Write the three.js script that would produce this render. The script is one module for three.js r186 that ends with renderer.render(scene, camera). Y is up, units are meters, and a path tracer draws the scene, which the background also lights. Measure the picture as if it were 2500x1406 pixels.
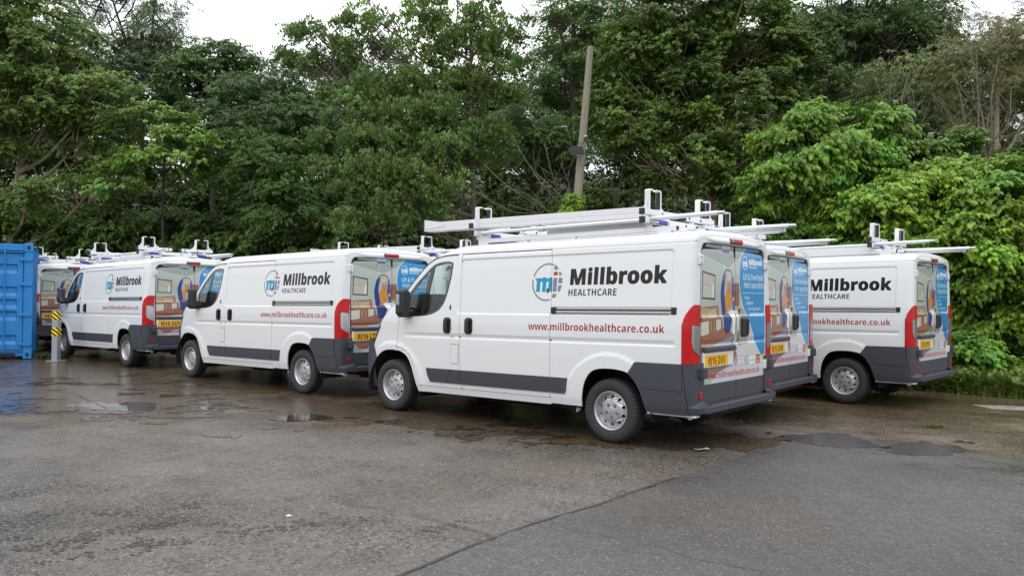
import * as THREE from 'three';
import { mergeGeometries, mergeVertices } from 'three/addons/utils/BufferGeometryUtils.js';
import { RoundedBoxGeometry } from 'three/addons/geometries/RoundedBoxGeometry.js';

// ---------------------------------------------------------------- camera, sky, sun, exposure
const scene = new THREE.Scene();
const F = 1938, EYE = 1.552, PITCH = 0.01085, ROLL = 0.01144;             // focal length in photo pixels, eye height, tilt
const camera = new THREE.PerspectiveCamera(2 * Math.atan(703 / F) * 180 / Math.PI, 2500 / 1406, 0.05, 1500);
camera.position.set(0, EYE, 0);
camera.rotation.order = 'YXZ';
camera.rotation.set(PITCH, 0, ROLL);
const renderer = new THREE.WebGLRenderer({ antialias: true });
renderer.toneMapping = THREE.LinearToneMapping;
renderer.toneMappingExposure = 0.9;
renderer.shadowMap.enabled = true;
renderer.outputColorSpace = THREE.SRGBColorSpace;

{ // overcast sky: one even white cloud sheet, brighter overhead than at the horizon
  const W = 256, H = 128, d = new Float32Array(W * H * 4);
  for (let y = 0; y < H; y++) for (let x = 0; x < W; x++) {
    const el = ((y + 0.5) / H - 0.5) * Math.PI, az = (x + 0.5) / W * 2 * Math.PI, s = Math.max(0, Math.sin(el));
    const drift = 1 + 0.05 * Math.sin(az * 2 + 1.3) * Math.cos(el) + 0.03 * Math.sin(az * 5 + s * 6);
    const L = 2.9 * (1.12 + 1.88 * s) / 3 * drift, k = (y * W + x) * 4;
    d[k] = L * 0.965; d[k + 1] = L * 0.99; d[k + 2] = L * 1.03; d[k + 3] = 1;
  }
  const sky = new THREE.DataTexture(d, W, H, THREE.RGBAFormat, THREE.FloatType);
  sky.mapping = THREE.EquirectangularReflectionMapping; sky.magFilter = THREE.LinearFilter; sky.minFilter = THREE.LinearFilter; sky.needsUpdate = true;
  scene.background = sky; scene.environment = sky;
}
const sun = new THREE.DirectionalLight(0xfff4e6, 0.6);
sun.position.set(-9, 26, 12); sun.target.position.set(0, 0, -14);
sun.castShadow = true; sun.shadow.radius = 60;
Object.assign(sun.shadow.camera, { left: -40, right: 40, top: 40, bottom: -40, near: 1, far: 120 });
scene.add(sun, sun.target);

// ---------------------------------------------------------------- helpers
function rng(seed) { let a = seed >>> 0; return () => { a |= 0; a = a + 0x6D2B79F5 | 0; let t = Math.imul(a ^ a >>> 15, 1 | a); t = t + Math.imul(t ^ t >>> 7, 61 | t) ^ t; return ((t ^ t >>> 14) >>> 0) / 4294967296; }; }
function hash2(x, y) { let h = Math.imul(x, 374761393) + Math.imul(y, 668265263) | 0; h = Math.imul(h ^ h >>> 13, 1274126177); return ((h ^ h >>> 16) >>> 0) / 4294967296; }
function vnoise(x, y, per = 0) {
  const ix = Math.floor(x), iy = Math.floor(y), fx = x - ix, fy = y - iy, u = fx * fx * (3 - 2 * fx), v = fy * fy * (3 - 2 * fy);
  const w = per ? (a) => ((a % per) + per) % per : (a) => a;
  const a = hash2(w(ix), w(iy)), b = hash2(w(ix + 1), w(iy)), c = hash2(w(ix), w(iy + 1)), e = hash2(w(ix + 1), w(iy + 1));
  return a + (b - a) * u + (c - a) * v + (a - b - c + e) * u * v;
}
function fbm(x, y, o = 4, per = 0) { let s = 0, a = 0.5, n = 0; for (let i = 0; i < o; i++) { s += a * vnoise(x + i * 17.3 * (per ? 0 : 1), y + i * 9.1 * (per ? 0 : 1), per); n += a; a *= 0.5; x *= 2; y *= 2; per *= 2; } return s / n; }
const clamp = (x, a = 0, b = 1) => Math.min(b, Math.max(a, x)), lerp = (a, b, t) => a + (b - a) * t;
const smooth = (a, b, x) => { const t = clamp((x - a) / (b - a)); return t * t * (3 - 2 * t); };
function table(pts) {                                                      // monotone cubic through [x, y] pairs
  const n = pts.length, d = [], m = [];
  for (let i = 0; i < n - 1; i++) d.push((pts[i + 1][1] - pts[i][1]) / (pts[i + 1][0] - pts[i][0]));
  for (let i = 0; i < n; i++) m.push(i === 0 ? d[0] : i === n - 1 ? d[n - 2] : d[i - 1] * d[i] <= 0 ? 0 : 2 * d[i - 1] * d[i] / (d[i - 1] + d[i]));
  return (x) => {
    if (x <= pts[0][0]) return pts[0][1] + m[0] * (x - pts[0][0]) * 0; if (x >= pts[n - 1][0]) return pts[n - 1][1];
    let i = 0; while (x > pts[i + 1][0]) i++;
    const h = pts[i + 1][0] - pts[i][0], t = (x - pts[i][0]) / h, t2 = t * t, t3 = t2 * t;
    return (2 * t3 - 3 * t2 + 1) * pts[i][1] + (t3 - 2 * t2 + t) * h * m[i] + (-2 * t3 + 3 * t2) * pts[i + 1][1] + (t3 - t2) * h * m[i + 1];
  };
}
// a point of the world that the photograph shows at pixel (u, v), at a given depth in metres
function at(u, v, depth) {
  const du = u - 1250, dv = v - 703, a = du * Math.cos(ROLL) + dv * Math.sin(ROLL), b = -du * Math.sin(ROLL) + dv * Math.cos(ROLL);
  const yy = -b / F, y = yy * Math.cos(PITCH) + Math.sin(PITCH), dd = -yy * Math.sin(PITCH) + Math.cos(PITCH), k = depth / dd;
  return new THREE.Vector3(a / F * k, EYE + y * k, -depth);
}
const used = {};
function numbered(name) { const n = used[name] = (used[name] ?? -1) + 1; return n ? `${name}_${String(n).padStart(3, '0')}` : name; }
function shade(o) { o.castShadow = o.receiveShadow = true; return o; }
function mesh(name, geo, mat, parent) { const m = shade(new THREE.Mesh(geo, mat)); m.name = parent ? name : numbered(name); if (parent) parent.add(m); else scene.add(m); return m; }
function tag(o, label, category, group, kind) { if (label) o.userData.label = label; if (category) o.userData.category = category; if (group) o.userData.group = group; if (kind) o.userData.kind = kind; return o; }
function base(name, p, label, category, group) { const g = new THREE.Group(); g.name = numbered(name); g.position.set(...p); scene.add(g); return tag(g, label, category, group); }
const merge = (list) => mergeGeometries(list.map((g) => { const c = g.index ? g.toNonIndexed() : g.clone(); for (const k of Object.keys(c.attributes)) if (!['position', 'normal', 'uv'].includes(k)) c.deleteAttribute(k); if (!c.attributes.uv) c.setAttribute('uv', new THREE.Float32BufferAttribute(new Float32Array(c.attributes.position.count * 2), 2)); c.morphAttributes = {}; return c; }));
function box(x0, x1, y0, y1, z0, z1, r = 0.006, seg = 2) {
  const sx = x1 - x0, sy = y1 - y0, sz = z1 - z0, g = new RoundedBoxGeometry(sx, sy, sz, seg, Math.min(r, sx * 0.49, sy * 0.49, sz * 0.49));
  return g.translate((x0 + x1) / 2, (y0 + y1) / 2, (z0 + z1) / 2);
}
function bar(a, b, r, seg = 10, r2 = r) {                                   // round bar between two points
  const A = new THREE.Vector3(...a), B = new THREE.Vector3(...b), d = B.clone().sub(A), g = new THREE.CylinderGeometry(r2, r, d.length(), seg, 1);
  g.applyQuaternion(new THREE.Quaternion().setFromUnitVectors(new THREE.Vector3(0, 1, 0), d.normalize()));
  return g.translate((A.x + B.x) / 2, (A.y + B.y) / 2, (A.z + B.z) / 2);
}
function geo(pos, idx, uv, nor) {
  const g = new THREE.BufferGeometry(); g.setAttribute('position', new THREE.Float32BufferAttribute(pos, 3)); g.setIndex(idx);
  if (uv) g.setAttribute('uv', new THREE.Float32BufferAttribute(uv, 2));
  if (nor) g.setAttribute('normal', new THREE.Float32BufferAttribute(nor, 3)); else g.computeVertexNormals();
  return g;
}
function canvasTexture(w, h, draw, srgb = true) {
  const c = document.createElement('canvas'); c.width = w; c.height = h; draw(c.getContext('2d'), w, h);
  const t = new THREE.CanvasTexture(c); if (srgb) t.colorSpace = THREE.SRGBColorSpace; t.magFilter = THREE.LinearFilter; return t;
}
function dataTexture(w, h, f, srgb = false) {                               // f(x, y) gives [r, g, b] in 0..1 (as stored)
  const d = new Uint8Array(w * h * 4);
  for (let y = 0; y < h; y++) for (let x = 0; x < w; x++) { const c = f(x, y), k = (y * w + x) * 4; for (let i = 0; i < 3; i++) d[k + i] = clamp(c[i]) * 255 + 0.5; d[k + 3] = 255; }
  const t = new THREE.DataTexture(d, w, h); t.wrapS = t.wrapT = THREE.RepeatWrapping; t.magFilter = THREE.LinearFilter; if (srgb) t.colorSpace = THREE.SRGBColorSpace; t.needsUpdate = true; return t;
}
const std = (o) => new THREE.MeshStandardMaterial(o), phy = (o) => new THREE.MeshPhysicalMaterial(o);
const rgb = (r, g, b) => new THREE.Color().setRGB(r, g, b);
function clipBox(poly, x0, x1, y0, y1) {
  for (const [ax, v, sg] of [[0, x0, 1], [0, x1, -1], [1, y0, 1], [1, y1, -1]]) {
    const out = [];
    for (let i = 0; i < poly.length; i++) {
      const a = poly[i], b = poly[(i + 1) % poly.length], da = (a[ax] - v) * sg, db = (b[ax] - v) * sg;
      if (da >= 0) out.push(a);
      if ((da > 0 && db < 0) || (da < 0 && db > 0)) { const t = da / (da - db); out.push([a[0] + (b[0] - a[0]) * t, a[1] + (b[1] - a[1]) * t]); }
    }
    poly = out; if (poly.length < 3) return [];
  }
  return poly;
}
const area = (p) => { let s = 0; for (let i = 0; i < p.length; i++) { const a = p[i], b = p[(i + 1) % p.length]; s += a[0] * b[1] - b[0] * a[1]; } return s / 2; };
const ccw = (p) => area(p) < 0 ? p.slice().reverse() : p;
function lines(a, b, step, extra = []) { const n = Math.max(1, Math.ceil((b - a) / step)), l = []; for (let i = 0; i <= n; i++) l.push(a + (b - a) * i / n); for (const e of extra) if (e > a && e < b) l.push(e); l.sort((x, y) => x - y); return l.filter((v, i) => !i || v - l[i - 1] > 1e-5); }
// ---------------------------------------------------------------- ground, yard, puddles
const structure = (o) => tag(o, null, null, null, 'structure');
function inside(p, x, y) { let r = false; for (let i = 0, j = p.length - 1; i < p.length; j = i++) if ((p[i][1] > y) !== (p[j][1] > y) && x < (p[j][0] - p[i][0]) * (y - p[i][1]) / (p[j][1] - p[i][1]) + p[i][0]) r = !r; return r; }
function toEdge(p, x, y) { let m = 1e9; for (let i = 0, j = p.length - 1; i < p.length; j = i++) { const dx = p[i][0] - p[j][0], dy = p[i][1] - p[j][1], t = clamp(((x - p[j][0]) * dx + (y - p[j][1]) * dy) / (dx * dx + dy * dy)); m = Math.min(m, Math.hypot(x - p[j][0] - dx * t, y - p[j][1] - dy * t)); } return inside(p, x, y) ? m : -m; }
const yardLine = [[-60, 30], [-60, -40], [-26, -40], [-19, -31], [-13.5, -26.6], [-8, -23.4], [-3.5, -20.6], [0.5, -18.2], [4.0, -15.8], [6.2, -13.75], [7.2, -13.9], [8.25, -12.75], [11, -10.6], [16, -6.5], [16, 30]];
const tarLine = [[-1.3, -3.2], [-0.55, -4.45], [-0.15, -5.02], [0.02, -5.22], [0.71, -5.99], [1.43, -6.83], [2.5, -8.1], [3.52, -9.18], [3.9, -9.05], [4.51, -8.63], [5.1, -7.9], [7.5, -5.6], [13, -1.5], [13, 30], [-6, 30], [-4, 2]];

// coarse exposed-aggregate concrete and tarmac, as small tiles; stones, pits and grit are relief
function aggregate(seed, size, count, rMin, rMax, tones, ground, contrast, flecks) {
  const R = rng(seed), N = size, h = new Float32Array(N * N), col = new Float32Array(N * N * 3);
  for (let y = 0; y < N; y++) for (let x = 0; x < N; x++) { const n = fbm(x / N * 24, y / N * 24, 4, 24), m = fbm(x / N * 96 + 7, y / N * 96 + 3, 2, 96), k = y * N + x; h[k] = 0.30 * n + 0.22 * m; for (let c = 0; c < 3; c++) col[k * 3 + c] = ground[c] * (1 + contrast * (n - 0.5) * 1.2 + contrast * (m - 0.5)); }
  for (let i = 0; i < count; i++) {
    const cx = R() * N, cy = R() * N, r = rMin + (rMax - rMin) * R() ** 2, e = 0.65 + 0.35 * R(), a = R() * 3.14, tone = tones[Math.floor(R() * tones.length)], v = 0.7 + 0.6 * R(), ca = Math.cos(a), sa = Math.sin(a), top = 0.35 + 0.4 * R();
    for (let y = Math.floor(cy - r - 1); y <= cy + r + 1; y++) for (let x = Math.floor(cx - r - 1); x <= cx + r + 1; x++) {
      const dx = x - cx, dy = y - cy, q = Math.hypot(dx * ca + dy * sa, (-dx * sa + dy * ca) / e) / r; if (q > 1) continue;
      const k = ((y + N) % N) * N + (x + N) % N, b = 1 - q * q; h[k] = Math.max(h[k], 0.2 + top * Math.sqrt(b)); const w = smooth(0, 0.35, b); for (let c = 0; c < 3; c++) col[k * 3 + c] = lerp(col[k * 3 + c], tone[c] * v, w);
    }
  }
  for (let i = 0; i < flecks; i++) { // grit and dirt flecks, in drifts
    const cx = R() * N, cy = R() * N, r = 2.5 + 8 * R() ** 2; if (fbm(cx / N * 6, cy / N * 6, 3, 6) < 0.35 + 0.3 * R()) continue;
    for (let y = Math.floor(cy - r * 1.4); y <= cy + r * 1.4; y++) for (let x = Math.floor(cx - r * 1.4); x <= cx + r * 1.4; x++) { const q = Math.hypot(x - cx, y - cy) / (r * (0.55 + 0.9 * vnoise(x * 0.22 + i, y * 0.22))); if (q > 1) continue; const k = ((y + N) % N) * N + (x + N) % N, w = smooth(1, 0.7, q) ; h[k] *= 1 - 0.7 * w; for (let c = 0; c < 3; c++) col[k * 3 + c] = lerp(col[k * 3 + c], [0.045, 0.036, 0.028][c], 0.85 * w); }
  }
  const s = (v) => Math.pow(clamp(v), 1 / 2.2);
  const map = dataTexture(N, N, (x, y) => { const k = (y * N + x) * 3; return [s(col[k]), s(col[k + 1]), s(col[k + 2])]; }, true), bump = dataTexture(N, N, (x, y) => { const v = h[y * N + x]; return [v, v, v]; });
  return [map, bump];
}
const [concMap, concBump] = aggregate(11, 1024, 9000, 2, 9, [[0.20, 0.185, 0.17], [0.30, 0.28, 0.26], [0.13, 0.12, 0.115], [0.22, 0.18, 0.15], [0.34, 0.32, 0.30]], [0.20, 0.18, 0.165], 0.65, 4200);
const [tarMap, tarBump] = aggregate(23, 1024, 12000, 2, 8, [[0.085, 0.083, 0.082], [0.12, 0.115, 0.11], [0.055, 0.055, 0.057], [0.17, 0.165, 0.16], [0.10, 0.085, 0.08]], [0.075, 0.073, 0.072], 0.6, 700);
const tiled = (t, rep, rot = 0) => { const c = t.clone(); c.wrapS = c.wrapT = THREE.RepeatWrapping; c.repeat.set(rep, rep); c.rotation = rot; c.needsUpdate = true; return c; };
// where water stands: 0 dry grain to 1 a closed film
const wetness = (x, z) => {
  const n = fbm(x * 0.35 + 3, z * 0.35 + 8, 4), m = fbm(x * 1.1 + z * 0.5 + 20, z * 1.6 - x * 0.3 + 4, 4), f = fbm(x * 4 + 9, z * 4 + 2, 3);
  const band = 1 - smooth(1.0, 3.4, Math.abs(z + 11.2 + 0.75 * (x + 6) * (x < 0 ? -0.45 : 0.1)));
  const near = smooth(-8.5, -11, z);
  return clamp(0.30 + 0.9 * (n - 0.5) + 0.9 * (m - 0.5) + 0.35 * (f - 0.5) + 0.35 * near + 0.16 * band);
};
const ROUGH = 40, roughMap = dataTexture(1024, 1024, (i, j) => { const x = i / 1024 * ROUGH - 24, z = 6 - j / 1024 * ROUGH, w = wetness(x, z), v = lerp(0.46, 0.13, smooth(0.15, 0.75, w)); return [v, v, v]; });
roughMap.wrapS = roughMap.wrapT = THREE.ClampToEdgeWrapping;
function sheet(outline, y, step, colorAt, keep = null, x0 = -24, x1 = 16, z0 = -34, z1 = 4) {
  const pos = [], col = [], uv = [], uv1 = [], idx = [], ids = new Map(), P = outline;
  const V = (x, z) => { const k = `${x.toFixed(4)},${z.toFixed(4)}`; let i = ids.get(k); if (i === undefined) { i = pos.length / 3; ids.set(k, i); const yy = typeof y === 'function' ? y(x, z) : y; pos.push(x, yy, z); col.push(...colorAt(x, z)); uv.push(x, z); uv1.push((x + 24) / ROUGH, (6 - z) / ROUGH); } return i; };
  const xs = P.map((p) => p[0]), zs = P.map((p) => p[1]); x0 = Math.max(x0, Math.min(...xs)); x1 = Math.min(x1, Math.max(...xs)); z0 = Math.max(z0, Math.min(...zs)); z1 = Math.min(z1, Math.max(...zs));
  for (let x = Math.floor(x0 / step) * step; x < x1; x += step) for (let z = Math.floor(z0 / step) * step; z < z1; z += step) {
    const a = toEdge(P, x + step / 2, z + step / 2); if (a < -step) continue;
    let pieces = [[[x, z], [x + step, z], [x + step, z + step], [x, z + step]]];
    if (a < step) { const c = clipBox(P, x, x + step, z, z + step); if (c.length < 3) continue; pieces = THREE.ShapeUtils.triangulateShape(c.map((p) => new THREE.Vector2(...p)), []).map((t) => t.map((i) => c[i])); }
    for (const p of pieces) { const v = p.map((q) => V(q[0], q[1])); for (let i = 1; i < v.length - 1; i++) if (area(p) > 0) idx.push(v[0], v[i + 1], v[i]); else idx.push(v[0], v[i], v[i + 1]); }
  }
  const g = geo(pos, idx, uv); g.setAttribute('uv1', new THREE.Float32BufferAttribute(uv1, 2)); g.setAttribute('color', new THREE.Float32BufferAttribute(col, 3)); return g;
}
roughMap.channel = 1;
const wobble = (line, amp, step, seed) => { const out = []; for (let i = 0; i < line.length; i++) { const a = line[i], b = line[(i + 1) % line.length], l = Math.hypot(b[0] - a[0], b[1] - a[1]), n = l > 16 ? 1 : Math.max(1, Math.round(l / step)); for (let k = 0; k < n; k++) { const x = lerp(a[0], b[0], k / n), z = lerp(a[1], b[1], k / n), o = (fbm(x * 3 + seed, z * 3, 3) - 0.5) * amp * 2 + (fbm(x * 14 + seed, z * 14, 2) - 0.5) * amp; out.push([x - (b[1] - a[1]) / l * o, z + (b[0] - a[0]) / l * o]); } } return out; };
const earthCol = (x, z) => { const n = fbm(x * 0.8, z * 0.8, 4), g = smooth(0.45, 0.6, fbm(x * 0.5 + 40, z * 0.5, 3)); return [0.05 + 0.03 * n + 0.0 * g, 0.045 + 0.025 * n + 0.012 * g, 0.028 + 0.012 * n]; };
structure(mesh('added_blocking_bank', (() => { // added unseen bank: blocks low horizon light and sky gaps behind the wood
  const pos = [], idx = [], n = 60; for (let i = 0; i <= n; i++) for (let j = 0; j <= 8; j++) { const x = lerp(-70, 60, i / n), t = j / 8, z = -33 - 0.28 * (-x) * (x < 0 ? 0.5 : 0.2) - t * 14 - (x < 0 ? 3 : -2); pos.push(x, -0.05 + 8.2 * smooth(0, 1, t) * (0.9 + 0.25 * fbm(x * 0.12, 3, 3)) + 0.5 * fbm(x * 0.5, t * 4, 3) * t, z); } for (let i = 0; i < n; i++) for (let j = 0; j < 8; j++) { const a = i * 9 + j; idx.push(a, a + 9, a + 1, a + 1, a + 9, a + 10); } return geo(pos, idx); })(), std({ color: rgb(0.05, 0.055, 0.028), roughness: 0.95 })));
structure(mesh('ground', (() => { const g = new THREE.PlaneGeometry(900, 900, 60, 60).rotateX(-Math.PI / 2).translate(0, -0.02, 0); return g; })(), std({ color: rgb(0.045, 0.042, 0.026), roughness: 0.95 })));
{ // concrete: pale grit where it is scrubbed, brown silt and tyre grime where the vans stand
  const brown = (x, z) => smooth(0.40, 0.66, fbm(x * 0.28 + 11, z * 0.28 + 5, 4) * 0.75 + 0.42 * smooth(-8.2, -10.5, z + 0.12 * x) - 0.05);
  const g = sheet(wobble(yardLine, 0.16, 0.35, 3), 0.0, 0.14, (x, z) => {
    const tan = smooth(2.6, 4.2, x + 0.25 * (z + 10)), b = Math.max(brown(x, z), 0.72 * tan), n = fbm(x * 1.3, z * 1.3, 4), s = fbm((x * 0.8 + z * 0.6) * 0.9, (z * 0.8 - x * 0.6) * 7, 3), v = (0.51 + 0.20 * tan) * (0.9 + 0.6 * (n - 0.5) + (0.4 + 0.25 * tan) * (s - 0.5) * b);
    const moss = smooth(0.62, 0.75, fbm(x * 0.9 + 70, z * 0.9 + 12, 4)) * smooth(-12, -15, z - 0.5 * x);
    return [v * lerp(1.0, 0.80, b) * (1 - 0.4 * moss), v * lerp(0.94, 0.60, b) * (1 - 0.2 * moss), v * lerp(0.87, 0.38, b) * (1 - 0.4 * moss)];
  }, null, -24, 16, -34, 4);
  structure(mesh('concrete_yard', g, std({ map: tiled(concMap, 0.62, 0.4), bumpMap: tiled(concBump, 0.62, 0.4), bumpScale: 0.009, roughnessMap: roughMap, roughness: 1, vertexColors: true })));
  const t = sheet(wobble(tarLine, 0.07, 0.07, 8), 0.008, 0.14, (x, z) => { const n = fbm(x * 1.1 + 5, z * 1.1, 4), v = 0.66 + 0.45 * (n - 0.5), r = smooth(0.55, 0.72, fbm(x * 0.7 + 31, z * 0.7 + 3, 3)); return [v * (1.03 + 0.15 * r), v, v * (0.96 - 0.12 * r)]; });
  structure(mesh('tarmac', t, std({ map: tiled(tarMap, 0.7, 1.1), bumpMap: tiled(tarBump, 0.7, 1.1), bumpScale: 0.006, roughnessMap: roughMap, roughness: 1, vertexColors: true })));
}
{ // joints and cracks: dark dirt-filled grooves, and the broken lip along the tarmac
  const groove = (pts, w, seed) => { const R = rng(seed), rows = [[], []]; const fine = []; pts.forEach((p, i) => { if (!i) return fine.push(p); const a = pts[i - 1], n = Math.ceil(Math.hypot(p[0] - a[0], p[1] - a[1]) / 0.05); for (let k = 1; k <= n; k++) fine.push([lerp(a[0], p[0], k / n), lerp(a[1], p[1], k / n)]); });
    fine.forEach((p, i) => { const a = fine[Math.max(0, i - 1)], b = fine[Math.min(fine.length - 1, i + 1)], l = Math.hypot(b[0] - a[0], b[1] - a[1]) || 1, nx = -(b[1] - a[1]) / l, nz = (b[0] - a[0]) / l, o = (fbm(i * 0.12, seed, 3) - 0.5) * 0.05, ww = w * (0.25 + 1.3 * fbm(i * 0.2, seed + 5, 2)); rows[0].push([p[0] + nx * (o - ww), 0.012, p[1] + nz * (o - ww)]); rows[1].push([p[0] + nx * (o + ww), 0.012, p[1] + nz * (o + ww)]); });
    const pos = [], idx = [], n = fine.length; rows.forEach((r) => r.forEach((p) => pos.push(...p))); for (let i = 0; i < n - 1; i++) idx.push(i, i + 1, n + i, i + 1, n + i + 1, n + i); return geo(pos, idx); };
  const dirt = std({ color: rgb(0.03, 0.026, 0.02), roughness: 0.7 });
  structure(mesh('slab_joint', groove([[-1.25, -5.9], [-0.8, -5.70], [-0.17, -5.19], [-0.1, -5.12]], 0.006, 4), dirt));
  structure(mesh('slab_joint', groove([[0.4, -12.2], [2.0, -10.55], [2.65, -10.21], [3.52, -9.2]], 0.009, 9), dirt));
  structure(mesh('slab_joint', groove([[-1.1, -3.6], [-0.55, -4.47], [0.02, -5.24], [0.71, -6.01], [1.43, -6.85]], 0.012, 14), dirt));
  structure(mesh('slab_joint', groove([[-8.3, -13.2], [-6.6, -12.0], [-5.4, -10.6], [-3.6, -10.9]], 0.008, 19), dirt));
  structure(mesh('tarmac_crack', groove([[0.28, -5.5], [0.42, -5.28], [0.6, -5.2], [0.74, -5.02], [0.95, -4.93], [1.1, -4.72], [1.45, -4.5]], 0.0028, 24), dirt));
}
{ // puddles: closed sheets of water a few millimetres up, lying where the yard dips
  const water = (c, film) => film ? std({ color: c, map: film === 2 ? tiled(tarMap, 0.7, 1.1) : tiled(concMap, 0.62, 0.4), bumpMap: film === 2 ? tiled(tarBump, 0.7, 1.1) : tiled(concBump, 0.62, 0.4), bumpScale: 0.0032, roughness: 0.18 }) : phy({ color: c, roughness: 0.04, ior: 1.33, specularIntensity: 1 });
  const puddle = (cx, cz, rx, rz, turn, seed, col, y = 0.006, cut = 0.5, film = false) => {
    const st = film ? 0.05 : 0.034, pos = [], idx = [], uvs = [], ids = new Map(), ca = Math.cos(turn), sa = Math.sin(turn);
    const fld = (x, z) => { const u = (x - cx) * ca + (z - cz) * sa, v = -(x - cx) * sa + (z - cz) * ca; return 0.75 - Math.hypot(u / rx, v / rz) + 1.2 * (fbm(x * 1.5 + seed, z * 1.5, 4) - cut) + (film ? 0.7 : 0.9) * (fbm(x * 5 + seed, z * 5, 3) - 0.5) + (film ? 0.35 : 0.9) * (fbm(x * 22 + seed, z * 24, 2) - 0.5); };
    const V = (x, z) => { const k = `${x.toFixed(3)},${z.toFixed(3)}`; let i = ids.get(k); if (i === undefined) { i = pos.length / 3; ids.set(k, i); pos.push(x, y, z); uvs.push(x, z); } return i; };
    const r = Math.max(rx, rz) * 1.5;
    for (let x = cx - r; x < cx + r; x += st) for (let z = cz - r; z < cz + r; z += st) {
      const q = [[x, z], [x + st, z], [x + st, z + st], [x, z + st]], f = q.map((p) => fld(...p)), out = [];
      for (let i = 0; i < 4; i++) { const a = q[i], b = q[(i + 1) % 4], fa = f[i], fb = f[(i + 1) % 4]; if (fa > 0) out.push(a); if (fa > 0 !== fb > 0) { const t = fa / (fa - fb); out.push([lerp(a[0], b[0], t), lerp(a[1], b[1], t)]); } }
      for (let i = 1; i < out.length - 1; i++) idx.push(V(...out[0]), V(...out[i + 1]), V(...out[i]));
    }
    return structure(mesh(film ? 'water_film' : 'puddle', geo(pos, idx, uvs), water(col, film)));
  };
  const mud = rgb(0.06, 0.048, 0.034), grey = rgb(0.075, 0.07, 0.064), dark = rgb(0.04, 0.033, 0.025);
  const silt = rgb(0.40, 0.32, 0.23), damp = rgb(0.42, 0.365, 0.30);   // thin films: the same concrete with water filling its grain
  const flow = (...p) => puddle(...p.slice(0, 6), p[6], 0.0045, 0.5, true);
  flow(-6.2, -11.6, 4.2, 1.5, 0.62, 41, damp); flow(-2.2, -10.6, 3.6, 1.1, 0.5, 42, silt); flow(-8.4, -15.2, 4.5, 1.3, 0.72, 43, silt); flow(1.0, -9.0, 2.6, 0.9, 0.3, 44, silt); flow(3.4, -10.6, 1.6, 0.6, -0.6, 45, silt); flow(-4.2, -14.0, 3.2, 1.1, 0.7, 47, silt);
  puddle(-7.0, -10.75, 1.0, 0.42, 0.75, 1, grey); puddle(-5.1, -10.7, 1.0, 0.42, 0.2, 2, grey); puddle(-2.62, -9.95, 0.40, 0.34, 0.2, 31, dark); 
  puddle(3.55, -8.8, 0.9, 0.5, 0.85, 12, rgb(0.55, 0.53, 0.52), 0.0105, 0.5, 2); puddle(4.35, -8.35, 1.0, 0.35, -0.6, 13, rgb(0.55, 0.53, 0.52), 0.0105, 0.5, 2); puddle(-7.2, -18.6, 1.7, 0.5, 0.6, 6, grey);
  for (const [cx, cz, rx, rz, turn, seed] of [[-2.55, -5.0, 1.5, 0.36, -0.3, 71], [-1.75, -5.1, 1.2, 0.16, -0.55, 72], [-2.6, -5.7, 1.0, 0.16, -0.3, 73], [-0.45, -5.35, 0.4, 0.10, -0.7, 74]]) { // water lying in the pits of the grain
    const st = 0.0085, pos = [], idx = [], ca = Math.cos(turn), sa = Math.sin(turn), nx = Math.ceil(2.4 * rx / st), nz = Math.ceil(2.4 * rz / st), f = [];
    const P = (i, j) => { const u = (i / nx - 0.5) * 2.4 * rx, v = (j / nz - 0.5) * 2.4 * rz; return [cx + u * ca - v * sa, cz + u * sa + v * ca, Math.hypot(u / rx, v / rz)]; };
    for (let j = 0; j <= nz; j++) for (let i = 0; i <= nx; i++) { const [x, z, q] = P(i, j); f.push(-0.36 - 0.5 * q * q + 1.5 * (fbm(x * 6 + seed, z * 8 + x * 3, 2) - 0.5) + 1.9 * (fbm(x * 62 + seed, z * 55, 2) - 0.42)); }
    for (let j = 0; j < nz; j++) for (let i = 0; i < nx; i++) {
      const c = [[i, j], [i + 1, j], [i + 1, j + 1], [i, j + 1]], w = c.map(([a, b]) => f[b * (nx + 1) + a]), out = [];
      for (let k = 0; k < 4; k++) { const a = P(...c[k]), b = P(...c[(k + 1) % 4]), p = w[k], q = w[(k + 1) % 4]; if (p > 0) out.push(a); if (p > 0 !== q > 0) { const t = p / (p - q); out.push([lerp(a[0], b[0], t), lerp(a[1], b[1], t)]); } }
      if (out.length > 2) { const k0 = pos.length / 3; out.forEach((p) => pos.push(p[0], 0.0035, p[1])); for (let k = 1; k < out.length - 1; k++) idx.push(k0, k0 + k + 1, k0 + k); }
    }
    if (idx.length) structure(mesh('pit_water', geo(pos, idx), std({ color: rgb(0.058, 0.042, 0.031), roughness: 0.32 })));
  }
  const strip = wobble([[6.95, -11.95], [7.4, -11.9], [8.6, -11.3], [8.5, -10.75], [7.5, -11.3], [7.0, -11.5]], 0.05, 0.12, 61), sp = [], si = [];
  strip.forEach((p) => sp.push(p[0], 0.005, p[1])); THREE.ShapeUtils.triangulateShape(strip.map((p) => new THREE.Vector2(...p)), []).forEach((t) => si.push(t[0], t[2], t[1]));
  structure(mesh('pale_concrete_strip', geo(sp, si, strip.flat()), std({ color: rgb(1.25, 1.2, 1.12), map: tiled(concMap, 0.62, 0.4), roughness: 0.5 })));
}
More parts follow.
